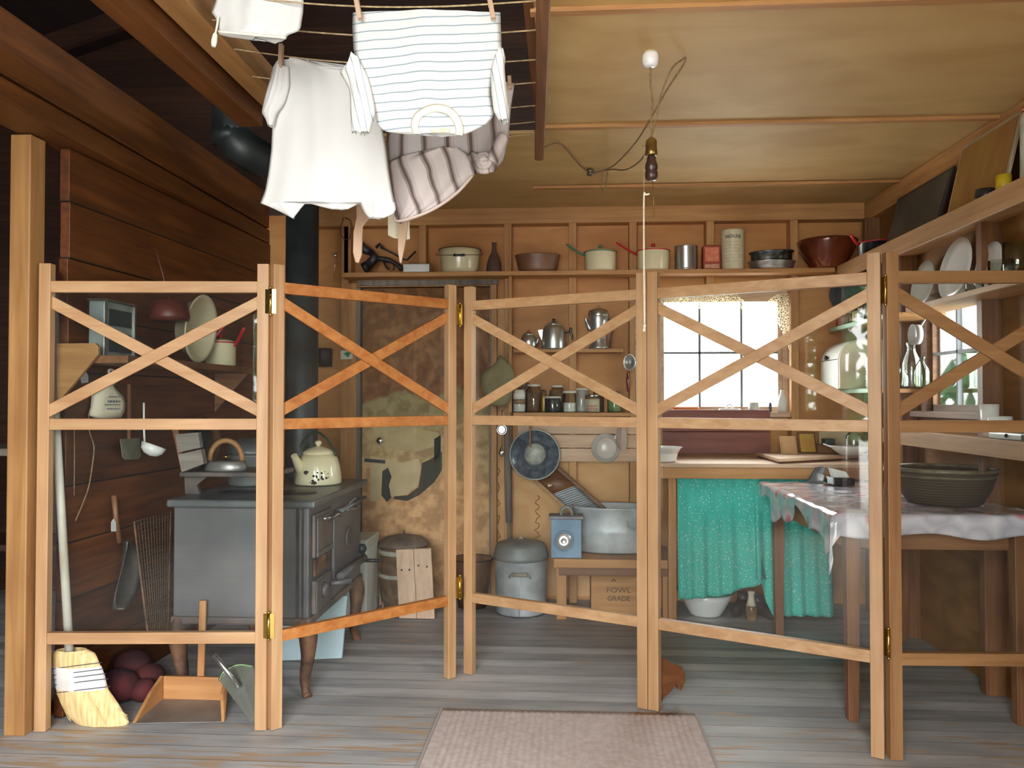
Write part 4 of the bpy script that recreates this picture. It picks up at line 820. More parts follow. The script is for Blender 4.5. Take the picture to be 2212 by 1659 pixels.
# blue lantern box
a = at(1190, 1196, Y=4.635); b = at(1256, 1122, Y=4.635)
o_ = V((a.x+b.x)/2, 4.69, BZ+.001); hz = b.z-BZ; t = T('blue_lamp_box', o_, 'square blue painted lamp box with a round glass lens on the bench corner', 'lantern')
MB().bx(a.x, b.x, 4.635, 4.745, BZ+.001, b.z).build('case', BLUE, t, bev=.004)
MB().bx(a.x-.012, b.x+.012, 4.622, 4.757, b.z, b.z+.018).build('lid', noisy('rusty_blue', (.16, .13, .12), (.24, .24, .28), 9, .6), t, bev=.004)
MB().tube(bez([V(o_.x-.03, 4.68, b.z+.015), V(o_.x-.025, 4.68, b.z+.05), V(o_.x+.005, 4.68, b.z+.065), V(o_.x+.03, 4.68, b.z+.045), V(o_.x+.035, 4.68, b.z+.015)], 5), .009, 8).build('carry_handle', GALVD, t)
lc = at(1218, 1168, Y=4.632)
MB().lathe([(.060, -.001), (.060, .008), (.054, .010)], lc+V(0, 0, 0), 32, RX(PI/2)).build('lens_ring', BLUE, t)
MB().lathe([(.052, .009), (.045, .016), (.03, .024), (.014, .028), (.012, .024), (.001, .026)], lc, 32, RX(PI/2)).build('lens', plain('silvered_glass', (.85, .85, .85), .32, .8), t)
# crate
a = at(1277, 1320, Y=4.80); b = at(1262, 1243, Y=4.80); cx1 = at(1392, 1300, Y=4.80).x
t = T('wooden_crate', ((a.x+cx1)/2, 4.9, 0), 'shallow wooden crate stencilled FOWL GRADE pushed under the bench', 'crate')
CZ = .26
MB().bx(a.x, cx1, 4.80, 4.818, .005, CZ-.02).build('front_board', wood('ply', 'X'), t, bev=.002)
MB().bx(a.x, a.x+.018, 4.819, 5.03, .005, CZ-.02).bx(cx1-.018, cx1, 4.819, 5.03, .005, CZ-.02).bx(a.x+.019, cx1-.019, 5.012, 5.03, .005, CZ-.02).build('side_board', wood('ply', 'Y'), t, bev=.002)
MB().bx(a.x-.01, cx1+.005, 4.80, 5.03, CZ-.019, CZ).build('lid_board', wood('old', 'X'), t, bev=.002)
text(t, 'stencil', 'FOWL', .042, (a.x+.165, 4.7995, .145), FACE, INKG, .0004, sx=1.25); text(t, 'stencil', 'GRADE', .042, (a.x+.165, 4.7995, .095), FACE, INKG, .0004, sx=1.0)
MB().prism([V(a.x+.135, 4.7992, .20)+V(x, 0, z) for x, z in ((-.016, 0), (0, .016), (.018, 0), (.010, -.002), (0, .005), (-.008, -.003))], (0, .0006, 0)).build('stencil_mark', INKG, t)
# ------------------------------------------------------------------ things by the inner door
o_ = V(at(872, 1310, Y=4.93).x, 4.93, .001); r_ = .150
t = T('kindling_keg', o_, 'keg of split kindling bound with cloth bands under a dark round lid', 'keg')
MB().lathe([(.001, 0), (r_*.9, 0), (r_, .1), (r_*1.02, .2), (r_*.97, .38), (.001, .38)], o_, 32).build('core', noisy('kindling_dark', (.10, .06, .035), (.22, .13, .07), 20, .9), t)
mb = MB()
for i in range(26):
    a = i/26*2*PI+random.uniform(-.05, .05); rr = r_*random.uniform(.95, 1.03); zt = random.uniform(.28, .36); z0 = random.choice((.0, .16))
    mb.bar(o_+V(math.cos(a)*rr, math.sin(a)*rr*.8, z0), o_+V(math.cos(a+.05)*rr, math.sin(a+.05)*rr*.8, zt), random.uniform(.018, .034), .014, up=(math.cos(a), math.sin(a), 0))
mb.build('split_sticks', wood('kindling', 'Z'), t)
MB().lathe([(r_*1.05, .19), (r_*1.08, .20), (r_*1.05, .215)], o_, 32).lathe([(r_*1.05, .33), (r_*1.09, .345), (r_*1.05, .36)], o_, 32).build('cloth_band', noisy('dirty_cloth', (.38, .36, .30), (.52, .50, .44), 14, .9), t)
MB().lathe([(.001, .445), (.05, .44), (.12, .425), (.155, .40), (.165, .385), (.160, .38), (.001, .38)], o_, 36).tube([o_+V(0, -.02, .44), o_+V(0, 0, .47), o_+V(0, .02, .44)], .004, 6).build('lid', noisy('dark_lid', (.10, .075, .065), (.2, .15, .13), 6, .6), t)
P4 = [at(855, 1188, Y=4.73), at(931, 1185, Y=4.73), at(939, 1316, Y=4.62), at(862, 1321, Y=4.62)]
for p in P4[2:]: p.z = .004
t = T('nailed_board', (P4[3]+P4[2])/2, 'pale new wooden board with nail heads leaning on the kindling keg', 'board')
mid = (P4[0]+P4[1])/2; midb = (P4[2]+P4[3])/2
MB().prism([P4[0], mid-V(.001, 0, 0), midb-V(.001, 0, 0), P4[3]], (0, .018, .003)).build('plank', wood('pale', 'Z'), t, bev=.002)
MB().prism([mid+V(.001, 0, 0), P4[1], P4[2], midb+V(.001, 0, 0)], (0, .018, .003)).build('plank', wood('pale', 'Z'), t, bev=.002)
mb = MB()
for u, v in ((.14, .30), (.36, .30), (.62, .24), (.86, .26), (.18, .80), (.34, .80), (.64, .76), (.9, .75)):
    p = P4[0].lerp(P4[1], u).lerp(P4[3].lerp(P4[2], u), v); mb.sph(p+V(0, -.001, 0), .006)
mb.build('nail_heads', plain('nail', (.05, .03, .025), .5), t)
o_ = V(at(1020, 1290, Y=4.93).x, 4.93, .001)
t = T('ash_bucket', o_, 'brown rusty bucket between the keg and the galvanised bin', 'bucket')
MB().lathe([(.001, .005), (.085, .005), (.088, 0), (.125, .29), (.130, .292), (.130, .30), (.120, .296), (.083, .012)], o_, 32).build('body', noisy('brown_bucket', (.22, .12, .07), (.36, .22, .14), 5, .5), t)
MB().tube([o_+V(math.cos(a*PI/14)*.128, math.sin(a*PI/14)*.128, .298) for a in range(28)], .004, 6, closed=True).build('rim', IRON, t)
t = T('white_bin', (-1.24, 4.72, 0), 'tall white painted box standing behind the stove', 'box')
MB().bx(-1.345, -1.15, 4.58, 4.86, .002, .415).build('body', plain('white_paint', (.74, .76, .73), .5), t, bev=.004)
MB().bx(-1.35, -1.145, 4.57, 4.87, .416, .47).build('lid', plain('white_paint_lid', (.62, .66, .60), .5), t, bev=.004)
a = at(774, 1183, Y=4.565); MB().bx(a.x-.02, -1.155, 4.564, 4.579, .345, .412).build('latch_plate', plain('white_plate', (.78, .8, .76), .5), t)
# ------------------------------------------------------------------ cook stove
sx0, sx1, sy0, sy1, sz0, sz1 = -1.705, -1.10, 3.365, 4.25, .345, .826
st = T('cook_stove', ((sx0+sx1)/2, (sy0+sy1)/2, 0), 'old grey cast iron wood burning cook stove on curved legs', 'stove')
MB().bx(sx0, sx1, sy0, sy1, sz0, sz1).build('body', STOVE, st, bev=.006)
MB().bx(sx0-.02, sx1+.035, sy0-.03, sy1+.03, sz1+.001, sz1+.034).build('cooktop', noisy('cooktop_iron', (.09, .10, .105), (.17, .18, .185), 4, .38, .35), st, bev=.009)
MB().bx(sx0-.01, sx1+.012, sy0-.010, sy1+.01, sz0-.03, sz0+.004).build('base_skirt', STOVED, st, bev=.01)
MB().lathe([(.001, .0), (.10, 0), (.10, .003), (.001, .003)], (-1.25, 3.62, sz1+.0345), 30).lathe([(.001, .0), (.09, 0), (.09, .003), (.001, .003)], (-1.52, 3.62, sz1+.0345), 30).build('lid_plates', IRON, st)
for (x, y, sgx, sgy) in ((sx1-.03, sy0+.04, 1, -1), (sx0+.03, sy0+.04, -1, -1), (sx1-.03, sy1-.05, 1, 1), (sx0+.03, sy1-.05, -1, 1)):
    MB().tube(bez([(x, y, sz0-.01), (x+.02*sgx, y+.01*sgy, .27), (x+.018*sgx, y+.004*sgy, .18), (x+.004*sgx, y, .08), (x+.012*sgx, y+.012*sgy, .02), (x+.026*sgx, y+.024*sgy, .001)], 5), [.055, .056, .056, .056, .055, .054, .052, .05, .047, .044, .041, .039, .037, .035, .033, .031, .029, .027, .025, .024, .024, .025, .026, .027, .026, .024], 12, flat=.75).build('leg', RUST, st)
# doors on the side facing right
def sp(px, py, d=0): return at(px, py, X=sx1+d)
def yr(pxa): return at(pxa, 1100, X=sx1).y
def sdoor(name, ya, yb_, za, zb, th=.014, m=STOVE): return MB().bx(sx1+.0005, sx1+th, ya, yb_, za, zb).build(name, m, st, bev=.005)
d1 = sdoor('fire_door', 3.40, 3.66, .60, .79, .016, STOVED); d2 = sdoor('oven_door', 3.69, 4.17, .44, .74, .018); d3 = sdoor('ash_door', 3.40, 3.64, .355, .50, .020, STOVED)
sdoor('draft_plate', 3.42, 3.64, .515, .588, .010, RUST)
MB().bx(sx1+.017, sx1+.026, 3.42, 3.64, .60, .622).bx(sx1+.017, sx1+.024, 3.42, 3.44, .62, .77).bx(sx1+.017, sx1+.024, 3.42, 3.64, .762, .772).build('door_moulding', STOVE, d1, bev=.003)
MB().tube([(sx1+.03, 3.60, .745), (sx1+.045, 3.66, .76), (sx1+.04, 3.72, .74)], .006, 8).tube([(sx1+.02, 3.5, .76), (sx1+.05, 3.56, .755)], .007, 8).build('latch', TIN, d1)
MB().lathe([(.055, 0), (.055, .006), (.045, .009), (.038, .004), (.001, .006)], (sx1+.019, 3.93, .60), 28, RY(PI/2)).build('maker_disc', STOVED, d2)
MB().tube([(sx1+.045, 3.72, .765), (sx1+.05, 4.15, .775)], .010, 8).tube([(sx1+.01, 3.74, .765), (sx1+.046, 3.74, .766)], .007, 8).tube([(sx1+.01, 4.13, .775), (sx1+.05, 4.13, .775)], .007, 8).build('towel_rail', STOVE, st)
MB().tube(bez([(sx1+.02, 3.84, .755), (sx1+.06, 3.88, .80), (sx1+.055, 3.93, .80), (sx1+.05, 3.96, .76), (sx1+.06, 4.0, .745)], 5), .006, 8).tube([(sx1+.05, 3.78, .758), (sx1+.06, 3.98, .742)], .004, 8).build('draft_lever', noisy('worn_nickel', (.10, .10, .10), (.4, .4, .38), 20, .3, .8), st)
MB().tube([(sx1+.045, 3.70, .455), (sx1+.045, 4.15, .455)], .019, 12).build('oven_bar', STOVE, st)
MB().sph((sx1+.03, 4.16, .50), .026).tube([(sx1+.02, 4.16, .50), (sx1+.045, 4.16, .455)], .012, 8).tube([(sx1+.04, 4.15, .44), (sx1+.13, 4.16, .437)], .010, 10).build('oven_handle', IRON, st)
MB().tube([(sx1+.02, 3.62, .44), (sx1+.10, 3.68, .44)], [.012, .016], 10).build('ash_handle', STOVE, d3)
MB().lathe([(.036, 0), (.030, .014), (.012, .02), (.001, .018)], (sx1+.021, 3.52, .435), 20, RY(PI/2)).build('draft_knob', STOVE, d3)
MB().bx(sx1+.0205, sx1+.026, 3.405, 3.42, .36, .495).bx(sx1+.0205, sx1+.026, 3.42, 3.635, .48, .495).build('door_moulding', STOVE, d3)
MB().bx(sx1-.055, sx1-.042, sy0-.006, sy0-.0005, sz0, sz1).bx(sx1-.03, sx1-.022, sy0-.006, sy0-.0005, sz0, sz1).build('corner_beads', IRON, st)
# warming shelf at the back of the stove
wz = .965; xq0 = at(398, 1020, Y=3.55).x
MB().bx(xq0, -1.31, 3.50, 3.78, wz-.022, wz).build('warming_shelf', STOVED, st, bev=.005)
MB().prism([(xq0+.005, 3.55, sz1+.034), (xq0+.075, 3.55, sz1+.034), (xq0+.06, 3.55, .90), (xq0+.11, 3.55, wz-.023), (xq0, 3.55, wz-.023)], (0, .02, 0)).build('shelf_bracket', STOVED, st)
# stovepipe
PXc, PYc = -1.405, 4.165
up = V(at(500, 250, Y=3.75).x, 3.75, 0)
t = T('stovepipe', (PXc, PYc, sz1+.036), 'black stovepipe rising from the stove and elbowing up into the dark roof', 'stovepipe')
MB().tube([(PXc, PYc, sz1+.036), (PXc, PYc, .90), (PXc, PYc, 2.36)], .087, 24).build('lower_pipe', PIPE, t)
MB().tube([(PXc, PYc, 2.345), (PXc, PYc, 2.375)], .0905, 24).build('joint_ring', noisy('ring_metal', (.06, .065, .06), (.16, .16, .14), 9, .3, .6), t)
MB().tube(bez([(PXc, PYc, 2.372), (PXc, PYc, 2.44), (PXc-.04, PYc-.06, 2.50), (up.x+.08, up.y+.05, 2.52), (up.x, up.y, 2.60), (up.x, up.y, 2.72), (up.x, up.y, 4.2)], 6), .092, 20).build('elbow', PIPE, t)
# kettle
kp = at(678, 1049, Z=sz1+.036); kp = V(kp.x-.005, kp.y+.085, sz1+.038)
kt = T('enamel_kettle', kp, 'cream enamel kettle with black chips on the stove top', 'kettle')
chip = MB()
MB().lathe([(.001, 0), (.116, 0), (.120, .006), (.118, .03), (.110, .09), (.098, .132), (.082, .150), (.066, .158)], kp, 40, sx=1.0, sy=1.0).build('body', CREAM, kt)
ld = MB().lathe([(.076, .150), (.080, .158), (.074, .168), (.045, .184), (.014, .192), (.001, .193)], kp, 32).build('lid', CREAM, kt)
MB().lathe([(.008, .190), (.012, .198), (.018, .206), (.016, .218), (.001, .222)], kp, 16).build('knob', CREAM, ld)
MB().tube(bez([kp+V(-.06, -.05, .06), kp+V(-.072, -.085, .10), kp+V(-.080, -.120, .140), kp+V(-.082, -.130, .152)], 5), [.034, .033, .032, .03, .028, .026, .024, .022, .020, .019, .018, .017, .017, .017, .017, .017], 14).build('spout', CREAM, kt)
MB().tube(bez([kp+V(-.088, .03, .145), kp+V(-.10, .03, .20), kp+V(-.03, .02, .262), kp+V(.03, .01, .240), kp+V(.085, 0, .165), kp+V(.09, 0, .14)], 6), .006, 8).build('handle', plain('green_black_handle', (.02, .045, .03), .3), kt)
def chips(cx, cy, r, n):
    m = MB()
    for i in range(n):
        x = cx+random.gauss(0, r); y = cy+random.gauss(0, r*.8); p = at(x, y, Y=kp.y-.11)
        zz = p.z-kp.z
        if not .008 < zz < .12: continue
        R0 = .118-(zz-.03)*.15 if zz > .03 else .119
        dx = p.x-kp.x
        if abs(dx) > .09: continue
        ang = math.asin(dx/R0); q = V(kp.x+math.sin(ang)*R0, kp.y-math.cos(ang)*R0, p.z)
        m.sph(q, random.uniform(.0025, .0065), sz=1, n=8)
    m.build('enamel_chips', plain('chip', (.02, .022, .025), .5), kt)
chips(662, 1021, 2.5, 16); chips(678, 1041, 3, 14); chips(692, 1030, 7, 18)
# things on the shelf of the stove
ip = V(at(484, 1022, Y=3.56).x, 3.58, wz+.001)
t = T('flat_iron', ip, 'old flat iron with an arched wooden handle on the stove shelf', 'iron')
MB().lathe([(.001, 0), (.094, 0), (.098, .004), (.097, .020), (.090, .040), (.084, .045), (.001, .046)], ip, 32, sy=.6).build('base', noisy('iron_plate', (.16, .15, .14), (.26, .25, .24), 6, .35, .5), t)
MB().tube([ip+V(math.cos(a)*.078, 0, .046+math.sin(a)*.094) for a in [PI*i/16 for i in range(17)]], .0125, 10).build('handle', wood('post', 'X'), t)
MB().lathe([(.006, .046), (.006, .058), (.014, .062), (.014, .068), (.004, .07)], ip, 14).build('brass_nut', BRASS, t)
o_ = V(at(425, 980, Y=3.99).x-.02, 3.99, sz1+.036)
o_ = V(-1.59, 3.95, sz1+.036)
t = T('roaster', o_, 'dull grey metal roasting pan with a lid behind the flat iron', 'pan')
MB().lathe([(.001, 0), (.105, 0), (.115, .01), (.12, .15), (.126, .155)], o_, 32).build('body', GALVD, t)
MB().lathe([(.128, .156), (.128, .17), (.11, .21), (.06, .235), (.001, .24)], o_, 32).build('lid', noisy('grey_lid', (.12, .125, .13), (.2, .21, .215), 6, .4, .4), t)
o_ = at(462, 985, Y=3.93); o_.x = at(458, 985, X=XL+.05).x; yy = at(455, 985, X=XL+.06).y
tag(MB().lathe([(.001, .015), (.10, .015), (.11, .01), (.135, -.02), (.14, -.02), (.115, .018), (.001, .025)], V(XL+.045, yy, 1.06), 30, RY(PI/2)).build('skillet', BLACK), 'round black skillet hanging on the left wall behind the flat iron', 'skillet')
# pale blue panel under the stove
t = T('tin_sheet', (-1.25, 3.86, 0), 'pale blue sheet leaning behind the front leg under the stove', 'panel')
a = at(600, 1440, Y=3.84).x; b = at(738, 1420, Y=3.84).x
MB().prism([(a, 3.84, .002), (b, 3.84, .022), (b-.005, 3.95, .30), (a, 3.95, .30)], (0, .02, 0)).build('sheet', plain('pale_blue_paint', (.42, .56, .60), .5), t, bev=.002)
# ------------------------------------------------------------------ sink counter, curtain
cz = .935; cx0 = at(1400, 1000, Y=4.5).x
ct = T('sink_counter', (1.2, 4.8, 0), 'wooden counter below the back window with a plank top', 'counter')
MB().bx(cx0, XR-.005, 4.5, SF-.022, cz-.022, cz).build('top', wood('pale', 'X'), ct, bev=.002)
MB().bx(cx0+.01, XR-.01, 4.505, 4.525, cz-.085, cz-.023).build('apron', wood('ply', 'X'), ct, bev=.002)
MB().bx(1.72, XR-.005, 3.96, 4.498, cz-.022, cz).build('return_board', wood('pale', 'Y'), ct, bev=.002)
lx = at(1451, 1200, Y=4.56).x
MB().bx(lx-.022, lx+.022, 4.53, 4.57, 0, cz-.024).build('leg', wood('ply', 'Z'), ct, bev=.002)
MB().bx(1.86, 1.90, 4.7, 4.74, 0, cz-.024).build('leg', wood('ply', 'Z'), ct, bev=.002)
f0 = at(1686, 992, Z=.965); f1 = at(1870, 980, Z=.965)
rb = T('corner_board', (1.6, 4.9, cz), 'low raised corner board on the right end of the counter', 'board')
MB().prism([(f0.x, f0.y+.03, cz+.012), (XR-.01, f1.y+.0, cz+.012), (XR-.01, SF-.03, cz+.012), (f0.x, SF-.03, cz+.012)], (0, 0, .018)).build('top', wood('pale', 'X'), rb, bev=.002)
MB().prism([(f0.x+.01, f0.y+.06, cz+.001), (XR-.02, f1.y+.03, cz+.001), (XR-.02, SF-.04, cz+.001), (f0.x+.01, SF-.04, cz+.001)], (0, 0, .011)).build('riser', wood('old', 'X'), rb)
KZ = cz+.031
def cy(u):
    pts = [(0, 1296), (.12, 1292), (.28, 1288), (.40, 1270), (.46, 1262), (.505, 1244), (.54, 1262), (.565, 1300), (.60, 1328), (.75, 1331), (1.0, 1332)]
    for (a, b), (c, d) in zip(pts, pts[1:]):
        if u <= c: return b+(d-b)*(u-a)/(c-a)
    return 1332
def cf(u, v):
    xt = 1463+(1792-1463)*u; xb = 1466+(1803-1466)*u
    if u > .35 and u < .6: xb += (20 if u < .5 else -4)*math.sin((u-.35)/.25*PI)*v
    yt = 1010+8*math.sin(PI*u); yb = cy(u); y = yt+(yb-yt)*v; x = xt+(xb-xt)*v**1.3
    amp = .004+.010*v; dy = amp*(math.sin(u*70)+.6*math.sin(u*31+1))-.03*v*math.exp(-((u-.5)/.06)**2)
    p = at(x, y, Y=4.56); return (p.x, 4.558+dy*.9, p.z)
tag(MB().grid(cf, 150, 40).build('curtain', GREENC, solid=.002), 'mint green printed cotton skirt curtain hanging below the counter', 'curtain')
o_ = V(at(1434, 993, Y=4.62).x, 4.62, cz+.001)
tag(MB().lathe([(.001, .004), (.062, .004), (.066, 0), (.070, .008), (.085, .066), (.104, .082), (.108, .086), (.10, .084), (.06, .012), (.001, .01)], o_, 36).build('enamel_basin', WHITE), 'small white enamel basin on the left end of the counter', 'basin')
o_ = V(at(1525, 1330, Y=4.83).x, 4.84, .001)
t = T('wash_basin', o_, 'large white enamel wash basin with a green rim on the floor under the curtain', 'basin')
MB().lathe([(.001, .004), (.085, .004), (.09, 0), (.097, .01), (.148, .10), (.160, .145), (.156, .145), (.09, .02), (.001, .016)], o_, 40).build('bowl', WHITE, t)
MB().tube([o_+V(math.cos(a*PI/20)*.168, math.sin(a*PI/20)*.168, .148) for a in range(40)], .009, 8, closed=True).build('rim', plain('green_rim', (.10, .22, .16), .3), t)
o_ = V(at(1624, 1332, Y=4.72).x, 4.73, .001)
t = T('stoneware_bottle', o_, 'brown and cream bottle standing on the floor in the curtain gap', 'bottle')
MB().lathe([(.001, 0), (.030, 0), (.033, .006), (.033, .075), (.03, .085)], o_, 20).build('body', noisy('brown_glass', (.08, .04, .02), (.3, .2, .1), 9, .2), t)
MB().lathe([(.030, .085), (.020, .12), (.018, .150), (.022, .155), (.020, .17), (.001, .172)], o_, 20).build('neck', noisy('cream_glaze', (.55, .48, .36), (.7, .64, .52), 9, .3), t)
def shoe(x, Y, lab, s=1, rot=0):
    o = V(at(x, 1330, Y=Y).x, Y, .001); m = MB()
    m.tube([o+RZ(rot)@V(.0, .09, .045)*s, o+RZ(rot)@V(0, .05, .05)*s, o+RZ(rot)@V(0, 0, .042)*s, o+RZ(rot)@V(0, -.06, .034)*s, o+RZ(rot)@V(0, -.11, .024)*s], [.034*s, .040*s, .040*s, .038*s, .020*s], 12)
    m.tube([o+RZ(rot)@V(0, .06, .05)*s, o+RZ(rot)@V(0, .065, .12)*s], [.036*s, .032*s], 12)
    tag(m.build('leather_shoe', noisy('shoe_leather', (.02, .015, .015), (.06, .04, .035), 9, .4)), lab, 'shoe')
shoe(1598, 4.86, 'dark leather shoe on the floor left of the brown bottle', 1.0, -.5); shoe(1652, 4.80, 'dark leather shoe on the floor right of the brown bottle', 1.0, .5)
# window sill things
def sill(x, Y=5.10): p = at(x, 880, Y=Y); return V(p.x, p.y, WZ0+.001)
o_ = sill(1576); tag(MB().lathe([(.001, 0), (.066, 0), (.07, .012), (.066, .022), (.001, .02)], o_, 28, sy=.5).tube([o_+V(math.cos(PI*i/8)*.02, 0, .022+math.sin(PI*i/8)*.026) for i in range(9)], .005, 8).build('soap_dish', WHITE), 'white soap dish with a ring handle on the window sill', 'dish')
o_ = sill(1628, 5.105); tag(MB().lathe([(.001, 0), (.030, 0), (.033, .004), (.034, .062), (.030, .062), (.028, .008), (.001, .006)], o_, 24).build('china_mug', plain('grey_china', (.55, .55, .52), .2)), 'small pale mug on the window sill right of the soap dish', 'mug')
o_ = sill(1482, 5.10); tag(MB().lathe([(.001, 0), (.07, 0), (.085, .03), (.08, .03), (.001, .006)], o_, 28, sy=.4).build('copper_dish', plain('orange_plastic', (.75, .22, .05), .3)), 'shallow orange dish glowing on the window sill', 'dish')
o_ = sill(1664, 5.10); tag(MB().lathe([(.001, 0), (.010, 0), (.010, .05), (.006, .06), (.001, .062)], o_, 14).build('glass_vial', plain('dark_vial', (.08, .09, .11), .2)), 'slim dark vial on the right end of the window sill', 'vial')
o_ = sill(1690, 5.07); tag(MB().lathe([(.001, 0), (.028, 0), (.03, .07), (.02, .10), (.012, .12), (.012, .14), (.001, .14)], o_, 18).build('white_bottle', plain('milk_plastic', (.8, .8, .78), .3)), 'white bottle at the right end of the window sill', 'bottle')
# lace valance
def lace_mat():
    m = D.materials.new('lace'); m.use_nodes = True; nt = m.node_tree; N = nt.nodes; L = nt.links; N.clear()
    o = N.new('ShaderNodeOutputMaterial'); tr = N.new('ShaderNodeBsdfTransparent'); d = N.new('ShaderNodeBsdfDiffuse'); d.inputs[0].default_value = (.75, .66, .48, 1)
    tl = N.new('ShaderNodeBsdfTranslucent'); tl.inputs[0].default_value = (.8, .7, .5, 1); mm = N.new('ShaderNodeMixShader'); L.new(d.outputs[0], mm.inputs[1]); L.new(tl.outputs[0], mm.inputs[2])
    t = N.new('ShaderNodeTexCoord'); v = N.new('ShaderNodeTexVoronoi'); v.inputs['Scale'].default_value = 75; v.feature = 'DISTANCE_TO_EDGE'; L.new(t.outputs['Object'], v.inputs[0])
    lt = N.new('ShaderNodeMath'); lt.operation = 'LESS_THAN'; lt.inputs[1].default_value = .11; L.new(v.outputs[0], lt.inputs[0])
    mx = N.new('ShaderNodeMixShader'); L.new(lt.outputs[0], mx.inputs[0]); L.new(tr.outputs[0], mx.inputs[1]); L.new(mm.outputs[0], mx.inputs[2]); L.new(mx.outputs[0], o.inputs[0]); return m
def lf(u, v):
    x = 1415+(1706-1415)*u; top = 634+ (26*math.sin(min(max((u-.60)/.30, 0), 1)*PI) if u > .6 else 3*math.sin(u*20))
    bot = 664+4*math.sin(u*42) if u < .86 else 664+(u-.86)/.14*95
    p = at(x, top+(bot-top)*v, Y=5.085); return (p.x, 5.085+.01*math.sin(u*38), p.z)
tag(MB().grid(lf, 90, 12).build('lace_curtain', lace_mat()), 'yellowed lace valance across the top of the back window', 'curtain')
# framed cards etc on the corner board
def card(x0, y0, x1, y1, Y, m, lab, name, fm=None):
    a = at(x0, y1, Y=Y); b = at(x1, y0, Y=Y); h = b.z-KZ; t = T(name, ((a.x+b.x)/2, Y, KZ), lab, 'picture')
    MB().prism([(a.x, Y, KZ+.001), (b.x, Y, KZ+.001), (b.x, Y+.05, KZ+h), (a.x, Y+.05, KZ+h)], (0, .008, 0)).build('frame', fm or wood('old', 'X'), t, bev=.001)
    MB().prism([(a.x+.008, Y-.002, KZ+.009), (b.x-.008, Y-.002, KZ+.009), (b.x-.008, Y+.044, KZ+h-.008), (a.x+.008, Y+.044, KZ+h-.008)], (0, .001, 0)).build('print', m, t)
KZ = cz+.031
card(1688, 943, 1723, 988, 4.84, noisy('orange_card', (.50, .26, .12), (.62, .38, .2), 9, .6), 'small orange tinted card leaning on the counter below the window', 'small_picture', noisy('card_edge', (.5, .3, .15), (.6, .4, .2), 9, .7))
KZ = cz+.031
card(1728, 935, 1765, 984, 4.93, noisy('yellow_card', (.55, .38, .06), (.55, .20, .07), 14, .5), 'small dark framed picture with an orange and yellow print', 'small_picture')
t = T('recipe_box', (at(1788, 980, Y=4.93).x, 4.93, KZ), 'low brown wooden box with a dark block on top in the counter corner', 'box')
a = at(1767, 984, Y=4.9); b = at(1815, 965, Y=4.9); MB().bx(a.x, b.x, 4.90, 4.99, KZ+.001, KZ+.055).build('box', wood('old', 'X'), t, bev=.003)
a = at(1784, 980, Y=4.9); b = at(1806, 965, Y=4.9); MB().bx(a.x, b.x, 4.91, 4.98, KZ+.0555, KZ+.09).build('block', plain('slate', (.06, .08, .08), .4), t, bev=.003)
o_ = V(at(1840, 980, Y=4.78).x, 4.88, KZ+.001)
o_.y = 4.80
mb = MB().lathe([(.001, 0), (.06, 0), (.10, .03), (.125, .052), (.12, .056), (.095, .036), (.06, .01), (.001, .008)], o_, 36, sy=.6)
mb.prism([o_+V(-.115, -.02, .045), o_+V(-.16, 0, .062), o_+V(-.115, .02, .045)], (0, 0, .008)); tag(mb.build('gravy_boat', WHITE), 'white boat shaped dish on the corner board', 'dish')
tag(MB().lathe([(.001, 0), (.036, 0), (.04, .01), (.05, .05), (.046, .09), (.03, .11)], o_+V(.02, 0, .02), 24).build('glass_cup', JARB), 'clear glass cup standing in the white boat shaped dish', 'glass')
a = at(1770, 960, Y=5.02); b = at(1832, 925, Y=5.02)
tag(MB().bx(a.x, b.x, 5.02, 5.03, KZ+.001, b.z+.03).build('pale_panel', noisy('cream_panel', (.62, .50, .30), (.7, .58, .38), 4, .6)), 'cream coloured board leaning at the back of the counter corner', 'board')
# ------------------------------------------------------------------ table with oilcloth
tz = .84; tx0, tx1, ty0, ty1 = 1.095, 1.90, 3.235, 4.44
tt = T('kitchen_table', ((tx0+tx1)/2, (ty0+ty1)/2, 0), 'dark red brown wooden kitchen table under the side window', 'table')
TW = wood('old', 'Z')
MB().bx(tx0+.01, tx1-.01, ty0+.01, ty1-.01, tz-.028, tz-.003).build('tabletop', wood('old', 'Y'), tt, bev=.003)
MB().bx(tx0+.06, tx0+.082, ty0+.10, ty1-.10, tz-.15, tz-.029).bx(tx1-.08, tx1-.06, ty0+.10, ty1-.10, tz-.15, tz-.029).build('side_apron', wood('ply', 'Y'), tt, bev=.002)
MB().bx(tx0+.11, tx1-.11, ty0+.06, ty0+.082, tz-.15, tz-.029).bx(tx0+.11, tx1-.11, ty1-.08, ty1-.06, tz-.15, tz-.029).build('end_apron', wood('old', 'X'), tt, bev=.002)
for x in (tx0+.075, tx1-.075):
    for y in (ty0+.06, ty1-.06): MB().box((x, y, (tz-.03)/2), (.058, .058, tz-.031), None, 0, .72).build('leg', TW, tt, bev=.003)
def cloth(u, v):
    # u across X, v along Y; drape over the left and near edges
    X = tx0-.02+(tx1+.01-(tx0-.02))*u; Y = ty0-.025+(ty1+.02-(ty0-.025))*v
    return X, Y
